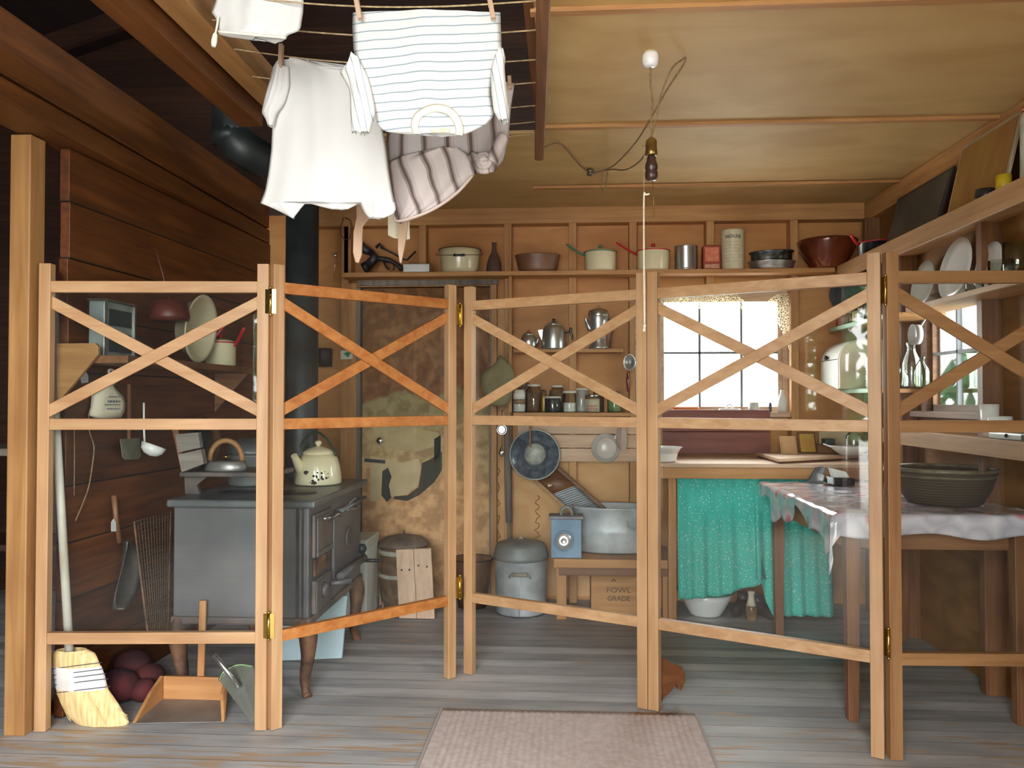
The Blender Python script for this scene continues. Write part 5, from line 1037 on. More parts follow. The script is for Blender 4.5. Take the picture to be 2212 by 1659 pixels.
def oc(u, v):
    L = .16; NX = .84; s = u*(L+NX)-L; q = v*(.13+1.24)-.13     # s,q negative = hanging part
    ys = .105+.045*math.sin(q*9+.6)+.03*math.sin(q*23)
    x = tx0-.004 if s < 0 else tx0+s; z = tz+.001
    y = ty0-.004 if q < 0 else ty0+q
    if s < 0: z -= (-s/L)*ys; x -= .012+.010*math.sin(q*30)*(-s/L)
    if q < 0: z -= (-q/.13)*(.085+.012*math.sin(s*14)); y -= .010+.008*math.sin(s*26)*(-q/.13)
    if s < 0 and q < 0: z = tz-.02-(-s/L)*.11-(-q/.13)*.11; x -= .02; y -= .015
    if s >= 0 and q >= 0: z += .0015*math.sin(s*37+q*11)+.0012*math.sin(q*41)
    return (min(x, tx1-.002), min(y, ty1-.001), z)
tag(MB().grid(oc, 60, 90).build('oilcloth', OIL, solid=.0015), 'glossy pale floral oilcloth draped over the kitchen table', 'tablecloth')
def tab(x, y): p = at(x, y, Z=tz+.006); return p
o_ = tab(1765, 1043); t = T('napkin_holder', o_, 'triangular silver napkin holder on the far end of the oilcloth', 'napkin holder')
for dy in (0, .035):
    MB().prism([o_+V(-.045, dy, .002), o_+V(.03, dy, .002), o_+V(.05, dy, .085), o_+V(.0, dy, .08)], (0, .003, 0)).build('plate', plain('dull_silver', (.42, .42, .44), .2, .9), t)
MB().bx(o_.x-.045, o_.x+.035, o_.y-.002, o_.y+.04, o_.z-.001, o_.z+.002).build('foot', TIN, t)
a = tab(1801, 1049); b = tab(1853, 1051)
t = T('black_tray', ((a.x+b.x)/2, a.y+.06, a.z), 'black lacquer box of pale papers on the oilcloth', 'box')
MB().bx(a.x, b.x, a.y, a.y+.13, a.z, a.z+.040).build('box', BLACK, t, bev=.004)
MB().prism([(a.x+.008, a.y+.02, a.z+.041), (b.x-.02, a.y+.02, a.z+.041), (b.x-.03, a.y+.05, a.z+.068), (a.x+.008, a.y+.06, a.z+.085)], (0, .05, 0)).build('papers', plain('grey_paper', (.62, .62, .63), .6), t)
bb_ = tab(2078, 1096); o_ = V(bb_.x, bb_.y+.155, tz+.004)
t = T('wicker_basket', o_, 'wide dark oval wicker basket on the near end of the table', 'basket')
WK = stripes('dark_wicker', (.055, .042, .024), [(.5, (.022, .016, .010))], 2, .012, (0, 0, 0), .004)
mb = MB(); mb.lathe([(.001, 0), (.14, 0), (.15, .006), (.185, .07), (.205, .13), (.21, .15), (.20, .15), (.178, .07), (.14, .012), (.001, .010)], o_, 48, sy=.98); mb.build('basket', WK, t)
mb = MB(); mb.tube([o_+V(math.cos(a*PI/24)*.205, math.sin(a*PI/24)*.205*.98, .150) for a in range(48)], .0085, 8, closed=True).tube([o_+V(math.cos(a*PI/24)*.198, math.sin(a*PI/24)*.198*.98, .125) for a in range(48)], .006, 8, closed=True)
mb.build('braided_rim', noisy('wicker_rim', (.08, .065, .04), (.16, .14, .09), 30, .4), t)
cc = V(1.872, 3.15, at(2232, 1158, Y=3.15).z)
t = T('black_pan', (cc.x, cc.y, cc.z-.07), 'glossy black pan hanging at the near end of the table, at the right edge', 'pan')
MB().lathe([(.001, -.016), (.040, -.016), (.064, -.010), (.066, .014), (.062, .014), (.058, -.004), (.001, -.008)], cc, 32, RX(PI/2)).build('bowl', BLACK, t)
MB().bar(cc+V(0, .004, .05), (cc.x, 3.19, .815), .016, .006, up=(0, 1, 0)).build('handle', BLACK, t)
# ------------------------------------------------------------------ left side: shelf, tools on the wall
SLX = -1.755; SZ = at(214, 761, X=SLX).z
t = T('side_shelf', (-1.86, 3.65, SZ-.02), 'brown wooden shelf along the dark left wall with a plywood end bracket', 'shelf')
MB().bx(-2.0, SLX, 3.075, 4.36, SZ-.032, SZ).build('board', wood('old', 'Y'), t, bev=.003)
MB().prism([at(x, y, Y=3.05) for x, y in ((122, 742), (205, 741), (212, 748), (212, 765), (203, 776), (132, 862), (122, 868))], (0, .018, 0)).build('end_bracket', wood('post', 'X'), t, bev=.002)
MB().prism([(-1.965, 4.34, SZ-.033), (-1.775, 4.34, SZ-.033), (-1.965, 4.34, SZ-.25)], (0, .018, 0)).build('bracket', wood('old', 'X'), t)
# square tin box with openings
a = at(162, 752, X=-1.80); c = at(262, 752, X=-1.80)
y0, y1, zt = 3.13, 3.36, SZ+.23
bxx = at(226, 700, Y=y0).x
t = T('tin_lantern', (bxx-.08, (y0+y1)/2, SZ+.001), 'square grey tin box with dark openings standing on the left shelf', 'box')
MB().bx(-1.955, bxx, y0, y1, SZ+.001, zt).build('case', noisy('dull_tin', (.16, .19, .19), (.30, .34, .33), 6, .45, .3), t, bev=.004)
MB().bx(bxx+.0005, bxx+.003, y0+.03, y1-.03, SZ+.13, zt-.03).bx(bxx+.0005, bxx+.003, y0+.03, y1-.03, SZ+.02, SZ+.10).build('dark_opening', plain('opening_black', (.02, .03, .035), .5), t)
MB().bx(bxx+.0005, bxx+.006, y0, y0+.012, SZ+.001, zt).bx(bxx+.0005, bxx+.006, y1-.012, y1, SZ+.001, zt).bx(-1.96, bxx+.006, y0-.004, y1+.004, zt+.001, zt+.008).build('seam_strips', TIN, t)
# big cream pan standing against the wall, saucepan with red handle
t = T('enamel_dishpan', (-1.90, 3.80, SZ), 'large cream enamel dish pan leaning against the wall on the left shelf', 'pan')
cc = V(-1.88, 3.86, SZ+.185)
MB().lathe([(.001, -.02), (.115, -.02), (.125, -.01), (.160, .055), (.174, .06), (.17, .066), (.15, .058), (.11, -.008), (.001, -.01)], cc, 40, RY(PI/2+.12)).build('bowl', noisy('dull_cream_enamel', (.50, .46, .30), (.62, .57, .40), 4, .25, coat=.3), t)
p_ = V(-1.86, 4.17, SZ+.001)
saucepan('saucepan', 0, 0, .082, .125, REDE, 'cream enamel saucepan with a red handle on the left wall shelf', V(-1.69, 4.08, SZ+.20), 0, oo=p_)
tag(MB().tube([V(-1.92, 4.06, SZ+.012), V(-1.88, 4.06, SZ+.10), V(-1.72, 4.06, SZ+.30)], .007, 8).build('utensil_rod', REDE), 'long red handled utensil leaning by the cream saucepan', 'utensil')
tag(MB().lathe([(.001, 0), (.085, 0), (.09, .02), (.075, .09), (.001, .10)], V(-1.83, 3.56, 1.665), 24).tube([V(-1.83, 3.56, 1.76), V(-1.90, 3.56, 2.0), V(-1.99, 3.56, 2.02)], .004, 6).build('tin_hood', noisy('dark_red_tin', (.07, .012, .01), (.12, .025, .015), 4, .4)), 'dark red round tin hood hanging over the left shelf', 'lamp shade')
# cloth bag, tag, cords
def onw(x, y, d=.012):
    p = at(x, y, X=XL+d)
    for _ in range(3): p = at(x, y, X=XLf(p.y)+d)
    return p
t = T('cloth_bag', onw(242, 905), 'small yellowed cloth bag with faded printing hanging under the left shelf', 'bag')
ring = [onw(x, y, .04) for x, y in ((246, 826), (255, 838), (272, 855), (277, 872), (275, 890), (267, 903), (240, 904), (222, 904), (206, 897), (212, 880), (214, 855), (232, 840))]
mb = MB(); cen = sum(ring, V(0, 0, 0))/len(ring); n = len(ring)
mb.v += [V(XLf(p.y)+.006, p.y, p.z) for p in ring]; mb.v += [V(XLf(p.y)+.030, cen.y+(p.y-cen.y)*.96, cen.z+(p.z-cen.z)*.96) for p in ring]; mb.v += [V(XLf(p.y)+.042, cen.y+(p.y-cen.y)*.6, cen.z+(p.z-cen.z)*.6) for p in ring]
for lv in range(2):
    for i in range(n): j = (i+1) % n; mb.face([lv*n+i, lv*n+j, (lv+1)*n+j, (lv+1)*n+i], 0, True)
mb.face(list(range(n))); mb.face([2*n+i for i in range(n)][::-1]); mb.build('bag', PAPER, t)
MB().tube(bez([onw(246, 830, .02), onw(238, 812, .02), onw(235, 800, .02), onw(244, 800, .02), onw(248, 812, .02), onw(248, 828, .02)], 4), .006, 6).build('loop', COTTONC, t)
mb = MB()
for r0, (y, xa, xb) in enumerate(((856, 237, 260), (865, 234, 262), (873, 228, 267), (882, 232, 264))):
    x = xa
    while x < xb:
        wd_ = random.uniform(2.5, 5); a = onw(x, y, .044); b = onw(min(x+wd_, xb), y+(4.5 if r0 == 1 else 2.5), .044)
        mb.bx(XLf(a.y)+.0405, XLf(a.y)+.0435, a.y, b.y, b.z, a.z); x += wd_+1.4
mb.build('faded_printing', plain('faded_blue_ink', (.16, .19, .24), .8), t)
tag(MB().prism([onw(x, y, .03) for x, y in ((172, 812), (176, 806), (186, 804), (190, 812), (190, 826), (176, 828))], (.002, 0, 0)).tube([onw(182, 806, .03), onw(184, 790, .03)], .001, 4).build('paper_tag', plain('tag_white', (.62, .64, .68), .8)), 'small white paper tag hanging under the plywood bracket', 'tag')
tag(MB().tube(bez([onw(192, 890, .01), onw(193, 930, .01), onw(203, 965, .01), onw(200, 1000, .01), onw(192, 1050, .01), onw(178, 1090, .01), onw(163, 1125, .01)], 6), .003, 6).tube(bez([onw(160, 900, .01), onw(161, 980, .01), onw(160, 1070, .01)], 4), .002, 6).build('clothes_rope', noisy('dirty_cord', (.16, .10, .05), (.26, .18, .1), 40, .9)), 'thin dirty cord hanging in a curve on the left wall', 'cord')
# turner, ladle, match holder
t = T('pancake_turner', onw(280, 993), 'square grey metal turner hanging on the left wall', 'utensil')
MB().prism([onw(x, y, .02) for x, y in ((258, 948), (300, 946), (303, 985), (298, 992), (268, 993), (263, 988))], (.004, 0, 0)).build('blade', noisy('dull_blade', (.12, .12, .08), (.20, .20, .15), 9, .4, .3), t, bev=.003)
MB().bar(onw(279, 948, .022), onw(279, 830, .022), .008, .014, up=(1, 0, 0)).build('handle', wood('old', 'Z'), t)
lc = at(333, 962, X=XL+.06)
t = T('enamel_ladle', lc, 'white enamel ladle hanging on the left wall', 'ladle')
MB().lathe([(.001, -.052), (.03, -.046), (.050, -.028), (.058, 0), (.054, 0), (.045, -.026), (.001, -.046)], lc, 24, RY(.3)@RX(-.25)).build('bowl', WHITE, t)
MB().tube([lc+V(-.045, 0, -.01), lc+V(-.05, 0, .08), lc+V(-.052, 0, .20)], .005, 6).build('handle', WHITE, t)
t = T('match_holder', onw(405, 1015), 'grey weathered double wooden holder hanging tilted beside the stove shelf', 'holder')
MB().prism([at(x, y, Y=3.48) for x, y in ((378, 938), (428, 934), (433, 967), (384, 978))], (0, .03, 0)).build('upper_box', wood('grey', 'X'), t, bev=.002)
MB().prism([at(x, y, Y=3.48) for x, y in ((384, 982), (434, 970), (440, 1002), (393, 1020))], (0, .04, 0)).build('lower_box', wood('grey', 'X'), t, bev=.002)
MB().prism([at(x, y, Y=3.522) for x, y in ((371, 925), (384, 925), (400, 1020), (392, 1021))], (0, .008, 0)).build('backing_strip', wood('old', 'Z'), t)
# coal shovel
t = T('coal_shovel', onw(258, 1318, .03), 'dark metal coal shovel with wooden handle hanging on the left wall', 'shovel')
MB().tube([onw(246, 1070, .03), onw(251, 1120, .035), onw(258, 1172, .04)], [.012, .011, .010], 10).build('handle', wood('old', 'Z'), t)
mb = MB(); L_c = [(265, 1168, 2), (272, 1185, 12), (274, 1200, 19), (271, 1225, 22), (266, 1250, 24), (258, 1280, 24), (252, 1300, 20), (247, 1316, 8)]
def shf(u, v):
    i = min(int(v*7), 6); f = v*7-i; c = [L_c[i][k]*(1-f)+L_c[i+1][k]*f for k in range(3)]
    p = onw(c[0]-17+c[2]*.9*(u*2-1), c[1], .0); return (XLf(p.y)+.02+.035*(u*2-1)**2+.01, p.y, p.z)
mb.grid(shf, 12, 24); mb.build('blade', noisy('shovel_metal', (.05, .046, .042), (.17, .155, .14), 5, .35, .5), t, solid=.002)
t2 = MB().prism([onw(x, y, .05) for x, y in ((240, 1128), (245, 1120), (250, 1128), (251, 1148), (240, 1148))], (.001, 0, 0)).build('price_tag', plain('tag_white2', (.7, .7, .7), .8), t)
# wire screen
t = T('wire_screen', (-1.9, 3.7, 0), 'framed rectangular wire mesh screen leaning on the left wall by the stove', 'screen')
Q = [at(290, 1128, X=-1.93), at(369, 1104, X=-1.93), at(362, 1376, X=-1.82), at(322, 1392, X=-1.82)]
MB().tube(Q, .005, 6, closed=True).build('frame', RUST, t)
mb = MB()
for i in range(1, 12): u = i/12; mb.tube([Q[0].lerp(Q[1], u), Q[3].lerp(Q[2], u)], .0014, 4, cap=False)
for i in range(1, 30): v = i/30; mb.tube([Q[0].lerp(Q[3], v), Q[1].lerp(Q[2], v)], .0014, 4, cap=False)
mb.build('mesh', plain('rusty_wire', (.16, .10, .06), .6, .4), t)
# red bundle on the floor
mb = MB()
for x, y, z, r in ((-1.90, 3.27, .07, .09), (-1.84, 3.40, .06, .08), (-1.92, 3.42, .11, .08), (-1.80, 3.30, .045, .06)):
    mb.sph((x, y, z*1.05), r, sz=.8, n=16)
tag(mb.build('rag_bundle', noisy('dark_red_cloth', (.025, .006, .008), (.085, .012, .014), 9, .9)), 'dark red cloth bundle on the floor behind the broom', 'cloth')
# broom
ha = at(119, 880, Y=3.075); hb = at(150, 1408, Y=3.062)
t = T('straw_broom', (hb.x, 3.06, 0), 'straw broom with a worn white handle standing inside the first screen panel', 'broom')
MB().tube([ha, (ha+hb)/2, hb], .0165, 12).build('handle', noisy('worn_white_stick', (.42, .36, .28), (.68, .66, .60), 7, .6, st=(1, 1, .3)), t)
rows = [(1403, 122, 188), (1412, 112, 207), (1440, 114, 218), (1462, 116, 226), (1490, 120, 235), (1520, 130, 256), (1545, 145, 271), (1560, 160, 280), (1570, 178, 272)]
mb = MB(); bag(mb, rows, 3.062, .030, .002, 26, 26); mb.build('straw_head', STRAW, t)
mb = MB()
for i in range(240):
    u = random.random(); j = random.uniform(0, .12); xb = 150+125*u; yb_ = 1548+18*math.sin(u*PI)+random.uniform(-4, 8); xm = 121+105*u
    Yv = 3.062+random.uniform(-.034, .030)*math.sin(PI*min(max(u, .1), .9))
    e = at(xb+random.uniform(-3, 3), min(yb_, 1571), Y=Yv); e.z = max(e.z, .004)
    mb.tube([at(xm, 1495, Y=Yv), (at(xm+12+10*u, 1525, Y=Yv)), e], [.0016, .0014, .0009], 4, cap=False)
mb.build('bristles', STRAW, t)
mb = MB(); bag(mb, [(1438, 113, 219), (1460, 115, 227), (1487, 119, 233)], 3.062, .034, .002, 26, 8); mb.build('canvas_band', noisy('band_cotton', (.62, .60, .56), (.74, .73, .70), 9, .9), t)
for k, y in enumerate((1440, 1454, 1464, 1475, 1492)):
    MB().tube(bez([at(112+k*1.5+u*(108+k*3), y+5-14*u, Y=3.062-.036*math.sin(PI*max(.04, min(.96, u)))**.6) for u in [i/8 for i in range(9)]], 3), .0016, 5).build('stitching', plain('dark_thread_%d' % k, (.05, .06, .09), .8), t)
# wooden dustpan
t = T('wooden_dustpan', (-1.37, 3.25, 0), 'handmade wooden dustpan with a tall stick handle on the floor', 'dustpan')
fl = [at(292, 1565, Z=0), at(478, 1562, Z=0)]; yb2 = 3.31
bl_, br_ = at(352, 1515, Y=yb2).x, at(485, 1515, Y=yb2).x
MB().prism([(fl[0].x, fl[0].y, .003), (fl[1].x, fl[1].y, .003), (br_, yb2, .006), (bl_, yb2, .006)], (0, 0, .003)).build('tin_floor', noisy('dull_sheet', (.20, .17, .15), (.30, .27, .24), 5, .5, .3), t)
MB().prism([(bl_, yb2, .007), (br_, yb2, .007), (br_, yb2, .105), (bl_, yb2, .105)], (0, .014, 0)).build('back_board', wood('ply', 'X'), t, bev=.002)
MB().prism([(fl[0].x, fl[0].y, .004), (bl_, yb2, .004), (bl_, yb2, .108), (bl_*.7+fl[0].x*.3, yb2-.10, .075)], (-.014, 0, 0)).build('side_board', wood('ply', 'Y'), t, bev=.002)
MB().prism([(fl[1].x, fl[1].y, .004), (br_, yb2, .004), (br_, yb2, .108), (br_*.7+fl[1].x*.3, yb2-.10, .075)], (.014, 0, 0)).build('side_board', wood('ply', 'Y'), t, bev=.002)
MB().bar(V(at(434, 1465, Y=3.333).x, 3.333, .09), at(439, 1297, Y=3.338), .030, .014, up=(0, 1, 0)).build('stick_handle', wood('ply', 'Z'), t, bev=.003)
# metal dustpan leaning
t = T('metal_dustpan', (-1.22, 3.15, 0), 'thin dull metal dustpan standing on edge with a silver tube handle', 'dustpan')
c = [at(x, y, Y=Y) for x, y, Y in ((474, 1470, 3.20), (485, 1450, 3.22), (515, 1436, 3.24), (548, 1440, 3.26), (552, 1560, 3.12), (540, 1564, 3.11))]
for q in c: q.z = max(q.z, .004)
MB().prism(c, (.0, .004, .003)).build('pan', noisy('dull_glassy_tin', (.22, .23, .19), (.34, .36, .31), 5, .25, .5), t, bev=.001)
MB().tube(bez([c[0], c[1], c[2], c[3]], 5), .006, 8).build('rolled_rim', noisy('green_tin', (.12, .18, .09), (.22, .28, .16), 6, .3, .4), t)
MB().tube([at(463, 1415, Y=3.13), at(500, 1462, Y=3.15), at(517, 1482, Y=3.17)], [.010, .009, .008], 10).build('tube_handle', TIN, t)
# ------------------------------------------------------------------ mat
ma, mbb, mc, md = at(957, 1534, Z=0), at(1500, 1545, Z=0), V(.53, 2.2, 0), V(-.51, 2.2, 0)
def mf(u, v):
    p = md.lerp(mc, u).lerp(ma.lerp(mbb, u), v); return (p.x, p.y, .006+.0012*math.sin(u*2*PI*40)*(1 if .04 < u < .96 else 0))
MATM = noisy('ribbed_mat', (.48, .40, .37), (.58, .50, .47), 40, .95, bump=.2)
t = T('door_mat', (0, 2.7, 0), 'dusty pink grey ribbed carpet mat on the floor in front of the screen', 'mat')
MB().grid(mf, 320, 30).build('pile', MATM, t, solid=.004)
MB().prism([md+V(-.012, 0, .001), mc+V(.012, 0, .001), mbb+V(.012, .012, .001), ma+V(-.012, .012, .001)], (0, 0, .004)).build('border', plain('mat_border', (.40, .37, .36), .9), t)
# ------------------------------------------------------------------ right wall shelves: pictures, plates, bread box, jars
UZ = 2.108
def rpic(x0, x1, ytop0, ytop1, X0, name, lab, m, fm):
    """picture leaning on the right wall, px edges on plane X0"""
    ya = at(x0, 500, X=X0).y; yb_ = at(x1, 500, X=X0).y; h = at(x0, ytop0, X=X0).z-UZ
    t = T(name, (X0, (ya+yb_)/2, UZ), lab, 'picture')
    xb, xt = X0-.01, X0+.07
    MB().prism([(xb, ya, UZ), (xb, yb_, UZ), (xt, yb_, UZ+h), (xt, ya, UZ+h)], (.014, 0, .004)).build('frame', fm, t, bev=.002)
    i = .016
    MB().prism([(xb-.002+i*.2, ya-i, UZ+i), (xb-.002+i*.2, yb_+i, UZ+i), (xt-.006, yb_+i, UZ+h-i), (xt-.006, ya-i, UZ+h-i)], (.001, 0, 0)).build('print', m, t)
rpic(1912, 2028, 430, 0, 1.77, 'framed_picture', 'very dark framed picture leaning on the high right shelf', noisy('dark_print', (.015, .017, .022), (.05, .055, .06), 4, .3), plain('black_frame', (.02, .015, .02), .4))
rpic(2046, 2172, 318, 0, 1.77, 'framed_picture', 'ochre yellow framed picture with a dark leaf on the high right shelf', noisy('ochre_print', (.34, .19, .04), (.28, .13, .03), 5, .6, st=(1, 3, 1)), noisy('pale_frame', (.34, .28, .19), (.42, .36, .26), 5, .6))
mb = MB(); mb.lathe([(.001, 0), (.035, 0), (.04, .02), (.036, .05), (.001, .052)], (1.73, at(2128, 400, X=1.73).y, UZ), 20); tag(mb.build('spice_tin', plain('dark_tin_b', (.04, .045, .05), .3, .5)), 'small dark tin in front of the ochre picture', 'tin')
yq = at(2150, 400, X=1.74).y; tag(MB().lathe([(.001, 0), (.028, 0), (.028, .075), (.001, .076)], (1.74, yq-.06, UZ), 20).build('yellow_tin', plain('yellow_lid', (.55, .40, .02), .5)), 'small yellow topped tin at the foot of the ochre picture', 'tin')
yq = at(2215, 330, X=1.80).y
t = T('coffee_boiler', (1.80, 3.05, UZ), 'tall speckled white pot with a red lid at the end of the high shelf', 'pot')
MB().lathe([(.001, 0), (.085, 0), (.09, .01), (.088, .25), (.08, .28), (.07, .285)], (1.825, 3.07, UZ), 32).build('body', noisy('speckled_white', (.45, .48, .44), (.66, .68, .64), 12, .3, coat=.3), t)
MB().lathe([(.082, .286), (.08, .30), (.04, .315), (.001, .32)], (1.825, 3.07, UZ), 32).build('lid', REDE, t)
def plate(y, r, z, lab, X0=1.90, tilt=.18, m=WHITE):
    c = V(X0-.02, y, z+r+.003)
    tag(MB().lathe([(.001, .0), (r*.6, .0), (r*.68, .004), (r, .018), (r, .022), (r*.66, .009), (.001, .005)], c, 36, RY(-PI/2+tilt)).build('dinner_plate', m), lab, 'plate', 'plates on the middle right shelf')
M3 = MZ+.001
for px_, r_, lab in ((1992, .125, 'greyish white plate leaning at the left on the middle right shelf'), (2062, .15, 'larger white plate leaning on the middle right shelf'), (2135, .11, 'small white plate leaning right of the larger plate')):
    plate(at(px_, 600, X=1.86).y, r_, M3, lab, m=WHITE if 'larger' in lab else plain('grey_plate%d' % px_, (.55, .55, .52), .25))
for px_, r_, h_, lab in ((2105, .035, .07, 'clear tumbler in front of the small plate'), (2162, .045, .10, 'clear glass jar near the right edge of the middle shelf'), (2198, .05, .15, 'taller clear glass jar at the right edge of the middle shelf')):
    yq = at(px_, 600, X=1.78).y; t = T('glass_tumbler', (1.78, yq, M3), lab, 'glass'); MB().lathe([(.001, 0), (r_, 0), (r_*1.05, h_), (r_, h_), (r_*.95, .01), (.001, .008)], (1.78, yq, M3), 24).build('glass', JARB, t)
yq = 4.08
t = T('bread_box', (1.80, 4.8, 1.356), 'cream enamel roll top bread box on the mint edged corner shelf', 'bread box')
bz0 = 1.357; bw, bh, dpt = .40, .285, .24
def prof(s):
    pts = []
    X0 = at(1772, 835, Y=4.86).x; X0 = max(X0, 1.60)
    for i in range(13):
        a = PI/2*i/12; pts.append((X0+.13-.13*math.cos(a), bz0+.16+(bh-.16)*math.sin(a)))
    return [(X0, bz0)]+pts+[(XR-.03, bz0+bh), (XR-.03, bz0)], X0
pf, X0 = prof(0)
Yb0, Yb1 = 4.66, 5.0
MB().prism([(x, Yb0, z) for x, z in pf], (0, Yb1-Yb0, 0)).build('case', noisy('bread_cream', (.66, .58, .40), (.72, .65, .47), 5, .3, coat=.2), t, bev=.006)
MB().prism([(x-.003, Yb0+.02, z+(.002 if k > 6 else 0)) for k, (x, z) in enumerate(pf[:13])]+[(x+.002, Yb0+.02, z-.002) for x, z in pf[:13]][::-1], (0, Yb1-Yb0-.04, 0)).build('roll_front', plain('bright_white_enamel', (.82, .82, .78), .25), t)
MB().bx(X0-.006, X0+.0, Yb0+.03, Yb1-.03, bz0+.172, bz0+.176).sph((X0-.012, Yb0+.20, bz0+.19), .014).build('black_knob', BLACK, t)
o_ = V(1.75, at(1890, 830, X=1.75).y, 1.356)
t = T('ribbed_canister', o_, 'white ribbed canister on the corner shelf right of the bread box', 'canister')
pr0 = []
for i in range(9): pr0 += [(.045, .01+i*.018), (.050, .018+i*.018)]
MB().lathe([(.001, 0), (.044, 0)]+pr0+[(.045, .175), (.001, .18)], o_, 28).build('body', plain('ribbed_white', (.72, .72, .68), .3), t)
def bottle(px_, X0, z, r, h, lab, m, nk=.38):
    o = V(X0, at(px_, 700, X=X0).y, z+.001); t = T('glass_bottle', o, lab, 'bottle', 'bottles on the right shelves')
    MB().lathe([(.001, 0), (r*.92, 0), (r, .01), (r, h*.5), (r*.85, h*.62), (r*nk, h*.80), (r*nk, h*.93), (r*nk*1.25, h*.94), (r*nk*1.25, h), (.001, h)], o, 24).build('glass', m, t); return t
C2 = 1.356
bottle(1968, 1.78, C2, .045, .235, 'clear glass milk bottle standing left of the side window', JARB, .45)
bottle(1990, 1.86, C2, .038, .16, 'short green bottle beside the side window', glass('green_glass', (.45, .6, .25), .1))
bottle(1948, 1.72, C2, .03, .10, 'small clear bottle in front of the milk bottle', JARB)
S3 = 1.741
o_ = V(1.78, at(1803, 690, X=1.74).y, S3)
tag(MB().bx(o_.x-.035, o_.x+.05, o_.y-.05, o_.y+.05, S3+.001, S3+.075).build('red_tin', REDE, bev=.004), 'small bright red tin on the mint edged spice shelf', 'tin')
for px_, r_, h_, m, lab in ((1822, .026, .08, plain('pink_jar', (.55, .30, .25), .3), 'small pinkish jar next to the red tin on the spice shelf'), (1836, .024, .085, plain('brown_jar', (.20, .10, .05), .25), 'small brown jar in the middle of the spice shelf'), (1849, .02, .09, plain('gold_jar', (.55, .42, .15), .25), 'slim gold coloured jar on the spice shelf'), (1860, .022, .085, plain('grey_jar', (.4, .42, .38), .25), 'small grey jar right of the gold jar on the spice shelf')):
    yq = at(px_, 690, X=1.73).y; t = T('spice_jar', (1.73, yq, S3), lab, 'jar'); MB().lathe([(.001, 0), (r_, 0), (r_, h_*.75), (r_*.7, h_*.85)], (1.73, yq, S3+.001), 20).build('jar', m, t); MB().lathe([(r_*.8, h_*.85), (r_*.8, h_), (.001, h_)], (1.73, yq, S3+.001), 20).build('cap', LIDB if px_ % 2 else LIDW, t)
bottle(1873, 1.71, S3, .024, .13, 'clear glass shaker at the right of the spice shelf', JARB, .8)
tag(MB().lathe([(.001, -.012), (.09, -.012), (.10, .01), (.095, .012), (.001, -.004)], V(at(1828, 640, Y=5.0).x, 5.02, at(1828, 640, Y=5.02).z+.01), 28, RX(PI/2)).build('iron_griddle', IRON), 'round dark iron griddle hanging in the back right corner above the spice shelf', 'griddle')
tag(MB().lathe([(.001, -.01), (.03, -.012), (.05, -.03), (.052, -.034), (.05, .0), (.001, .008)], V(1.80, at(1985, 700, X=1.80).y, 1.625), 24, RY(PI/2)).tube([V(1.80, at(1985, 700, X=1.80).y, 1.65), V(1.84, at(1985, 700, X=1.80).y, 1.716)], .004, 6).build('enamel_cup', plain('grey_white', (.55, .56, .56), .2)), 'pale enamel cup hanging under the middle shelf by the side window', 'cup')
# things on the deep board under the side window
B1 = DZB+.001
for px_, r_, h_, lab in ((2160, .045, .09, 'white cup on the board below the right end of the side window'), (2138, .035, .14, 'tall white jug on the board below the side window')):
    yq = at(px_, 900, X=1.82).y; tag(MB().lathe([(.001, 0), (r_*.8, 0), (r_, h_*.5), (r_*1.05, h_), (r_*.95, h_), (r_*.7, .01), (.001, .008)], (1.82, yq, B1), 24).build('china_cup', WHITE), lab, 'cup')
o_ = V(1.80, at(2140, 930, X=1.75).y, B1)
t = T('spotted_tray', o_, 'long white enamel tray with dark spots lying on the board at the right edge', 'tray')
MB().bx(o_.x-.055, o_.x+.08, 3.04, 3.36, B1+.001, B1+.03).build('tray', plain('tray_white', (.60, .62, .62), .25), t, bev=.008)
MB().sph((o_.x-.056, 3.22, B1+.018), .008).bx(o_.x-.0565, o_.x-.054, 3.05, 3.12, B1+.005, B1+.026).build('dark_spots', BLACK, t)
yq = at(1978, 970, Z=.937).y
tag(MB().lathe([(.001, 0), (.06, 0), (.10, .018), (.096, .022), (.06, .008), (.001, .006)], V(1.83, 4.14, .936), 36, sy=.6).build('serving_plate', WHITE), 'white oval serving plate on the narrow counter return right of the screen hinge', 'plate')
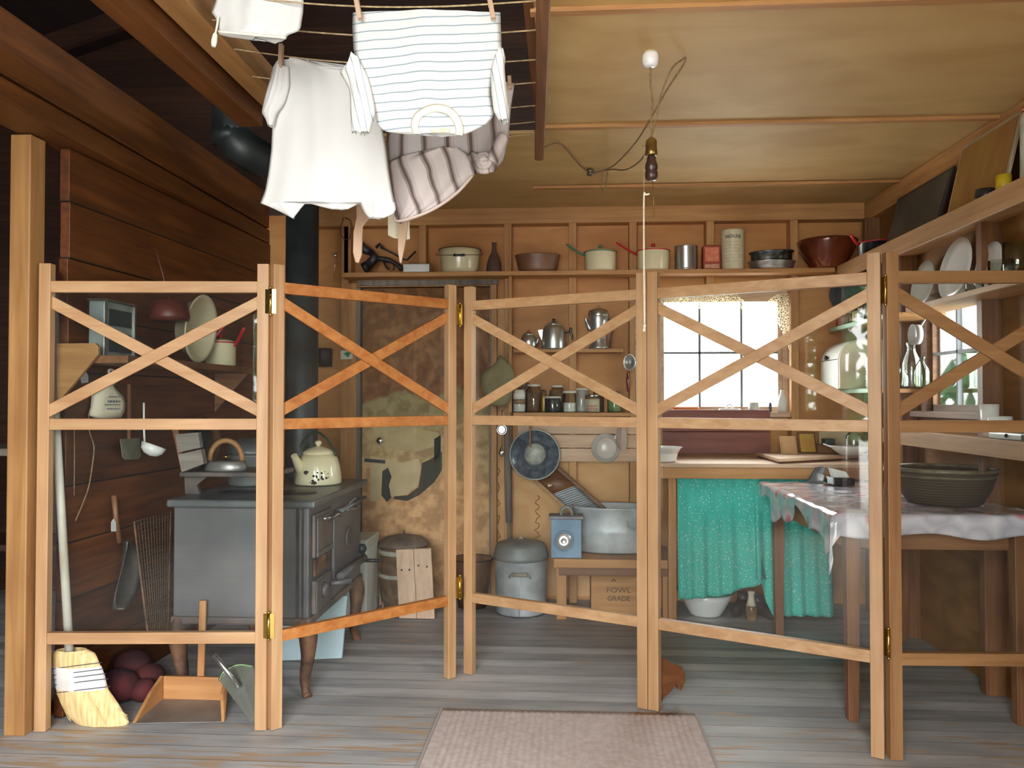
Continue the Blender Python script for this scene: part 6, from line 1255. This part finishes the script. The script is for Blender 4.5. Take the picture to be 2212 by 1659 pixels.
# ------------------------------------------------------------------ dark room on the left
t = T('dark_cupboard', (-2.75, 3.9, 0), 'dim board shelf standing in the dark room left of the partition', 'shelf')
MB().bx(-3.4, -2.25, 3.7, 4.1, 1.02, 1.055).build('board', wood('grey', 'X'), t); MB().bx(-3.4, -3.35, 3.7, 4.1, 0, 1.019).build('side', wood('dark', 'Z'), t); MB().bx(-2.3, -2.25, 3.7, 4.1, 0, 1.019).build('side', wood('dark', 'Z'), t); MB().bx(-3.34, -2.31, 3.72, 4.08, .55, .58).build('lower_board', wood('dark', 'X'), t)
# ------------------------------------------------------------------ outside
GR = noisy('pale_bounce_yard', (.50, .49, .45), (.60, .585, .54), 1.5, .9)  # unseen ground, made pale so daylight bounces up to the ceiling
o = MB().bx(-30, 30, -30, 40, -.35, -.12).build('ground', GR); o['kind'] = 'structure'
def bush(name, c, sx_, sy_, sz_, lab, seed, leaf):
    random.seed(seed); t = T(name, (c[0], c[1], -.12), lab, 'shrub'); mb = MB()
    for i in range(1500):
        a = random.uniform(0, 2*PI); b = math.acos(random.uniform(-.2, 1)); r = random.uniform(.75, 1.02)
        p = V(c[0]+math.cos(a)*math.sin(b)*sx_*r, c[1]+math.sin(a)*math.sin(b)*sy_*r, c[2]+math.cos(b)*sz_*r)
        d1_ = V(random.gauss(0, 1), random.gauss(0, 1), random.gauss(0, 1)).normalized(); d2_ = d1_.cross(V(random.gauss(0, 1), random.gauss(0, 1), random.gauss(0, 1))).normalized(); s_ = random.uniform(.09, .18)
        b0 = len(mb.v); mb.v += [p+d1_*s_, p+d2_*s_*.5, p-d1_*s_, p-d2_*s_*.5]; mb.face([b0, b0+1, b0+2, b0+3])
    mb.build('foliage', leaf, t); MB().tube([(c[0], c[1], -.12), (c[0], c[1], c[2]+sz_*.4)], [.09, .04], 8).build('trunk', wood('dark', 'Z'), t)
LEAF = noisy('green_leaves', (.10, .28, .12), (.22, .45, .22), 3, .6)
bush('shrub', (-3.4, -3.6, 1.2), 1.9, 1.0, 2.2, 'green leafy shrub outside behind the front window, seen mirrored in the first pane', 3, LEAF)
bush('shrub', (4.6, 6.6, 1.0), 1.3, 2.0, 1.25, 'pale green shrub outside the side window', 5, LEAF)
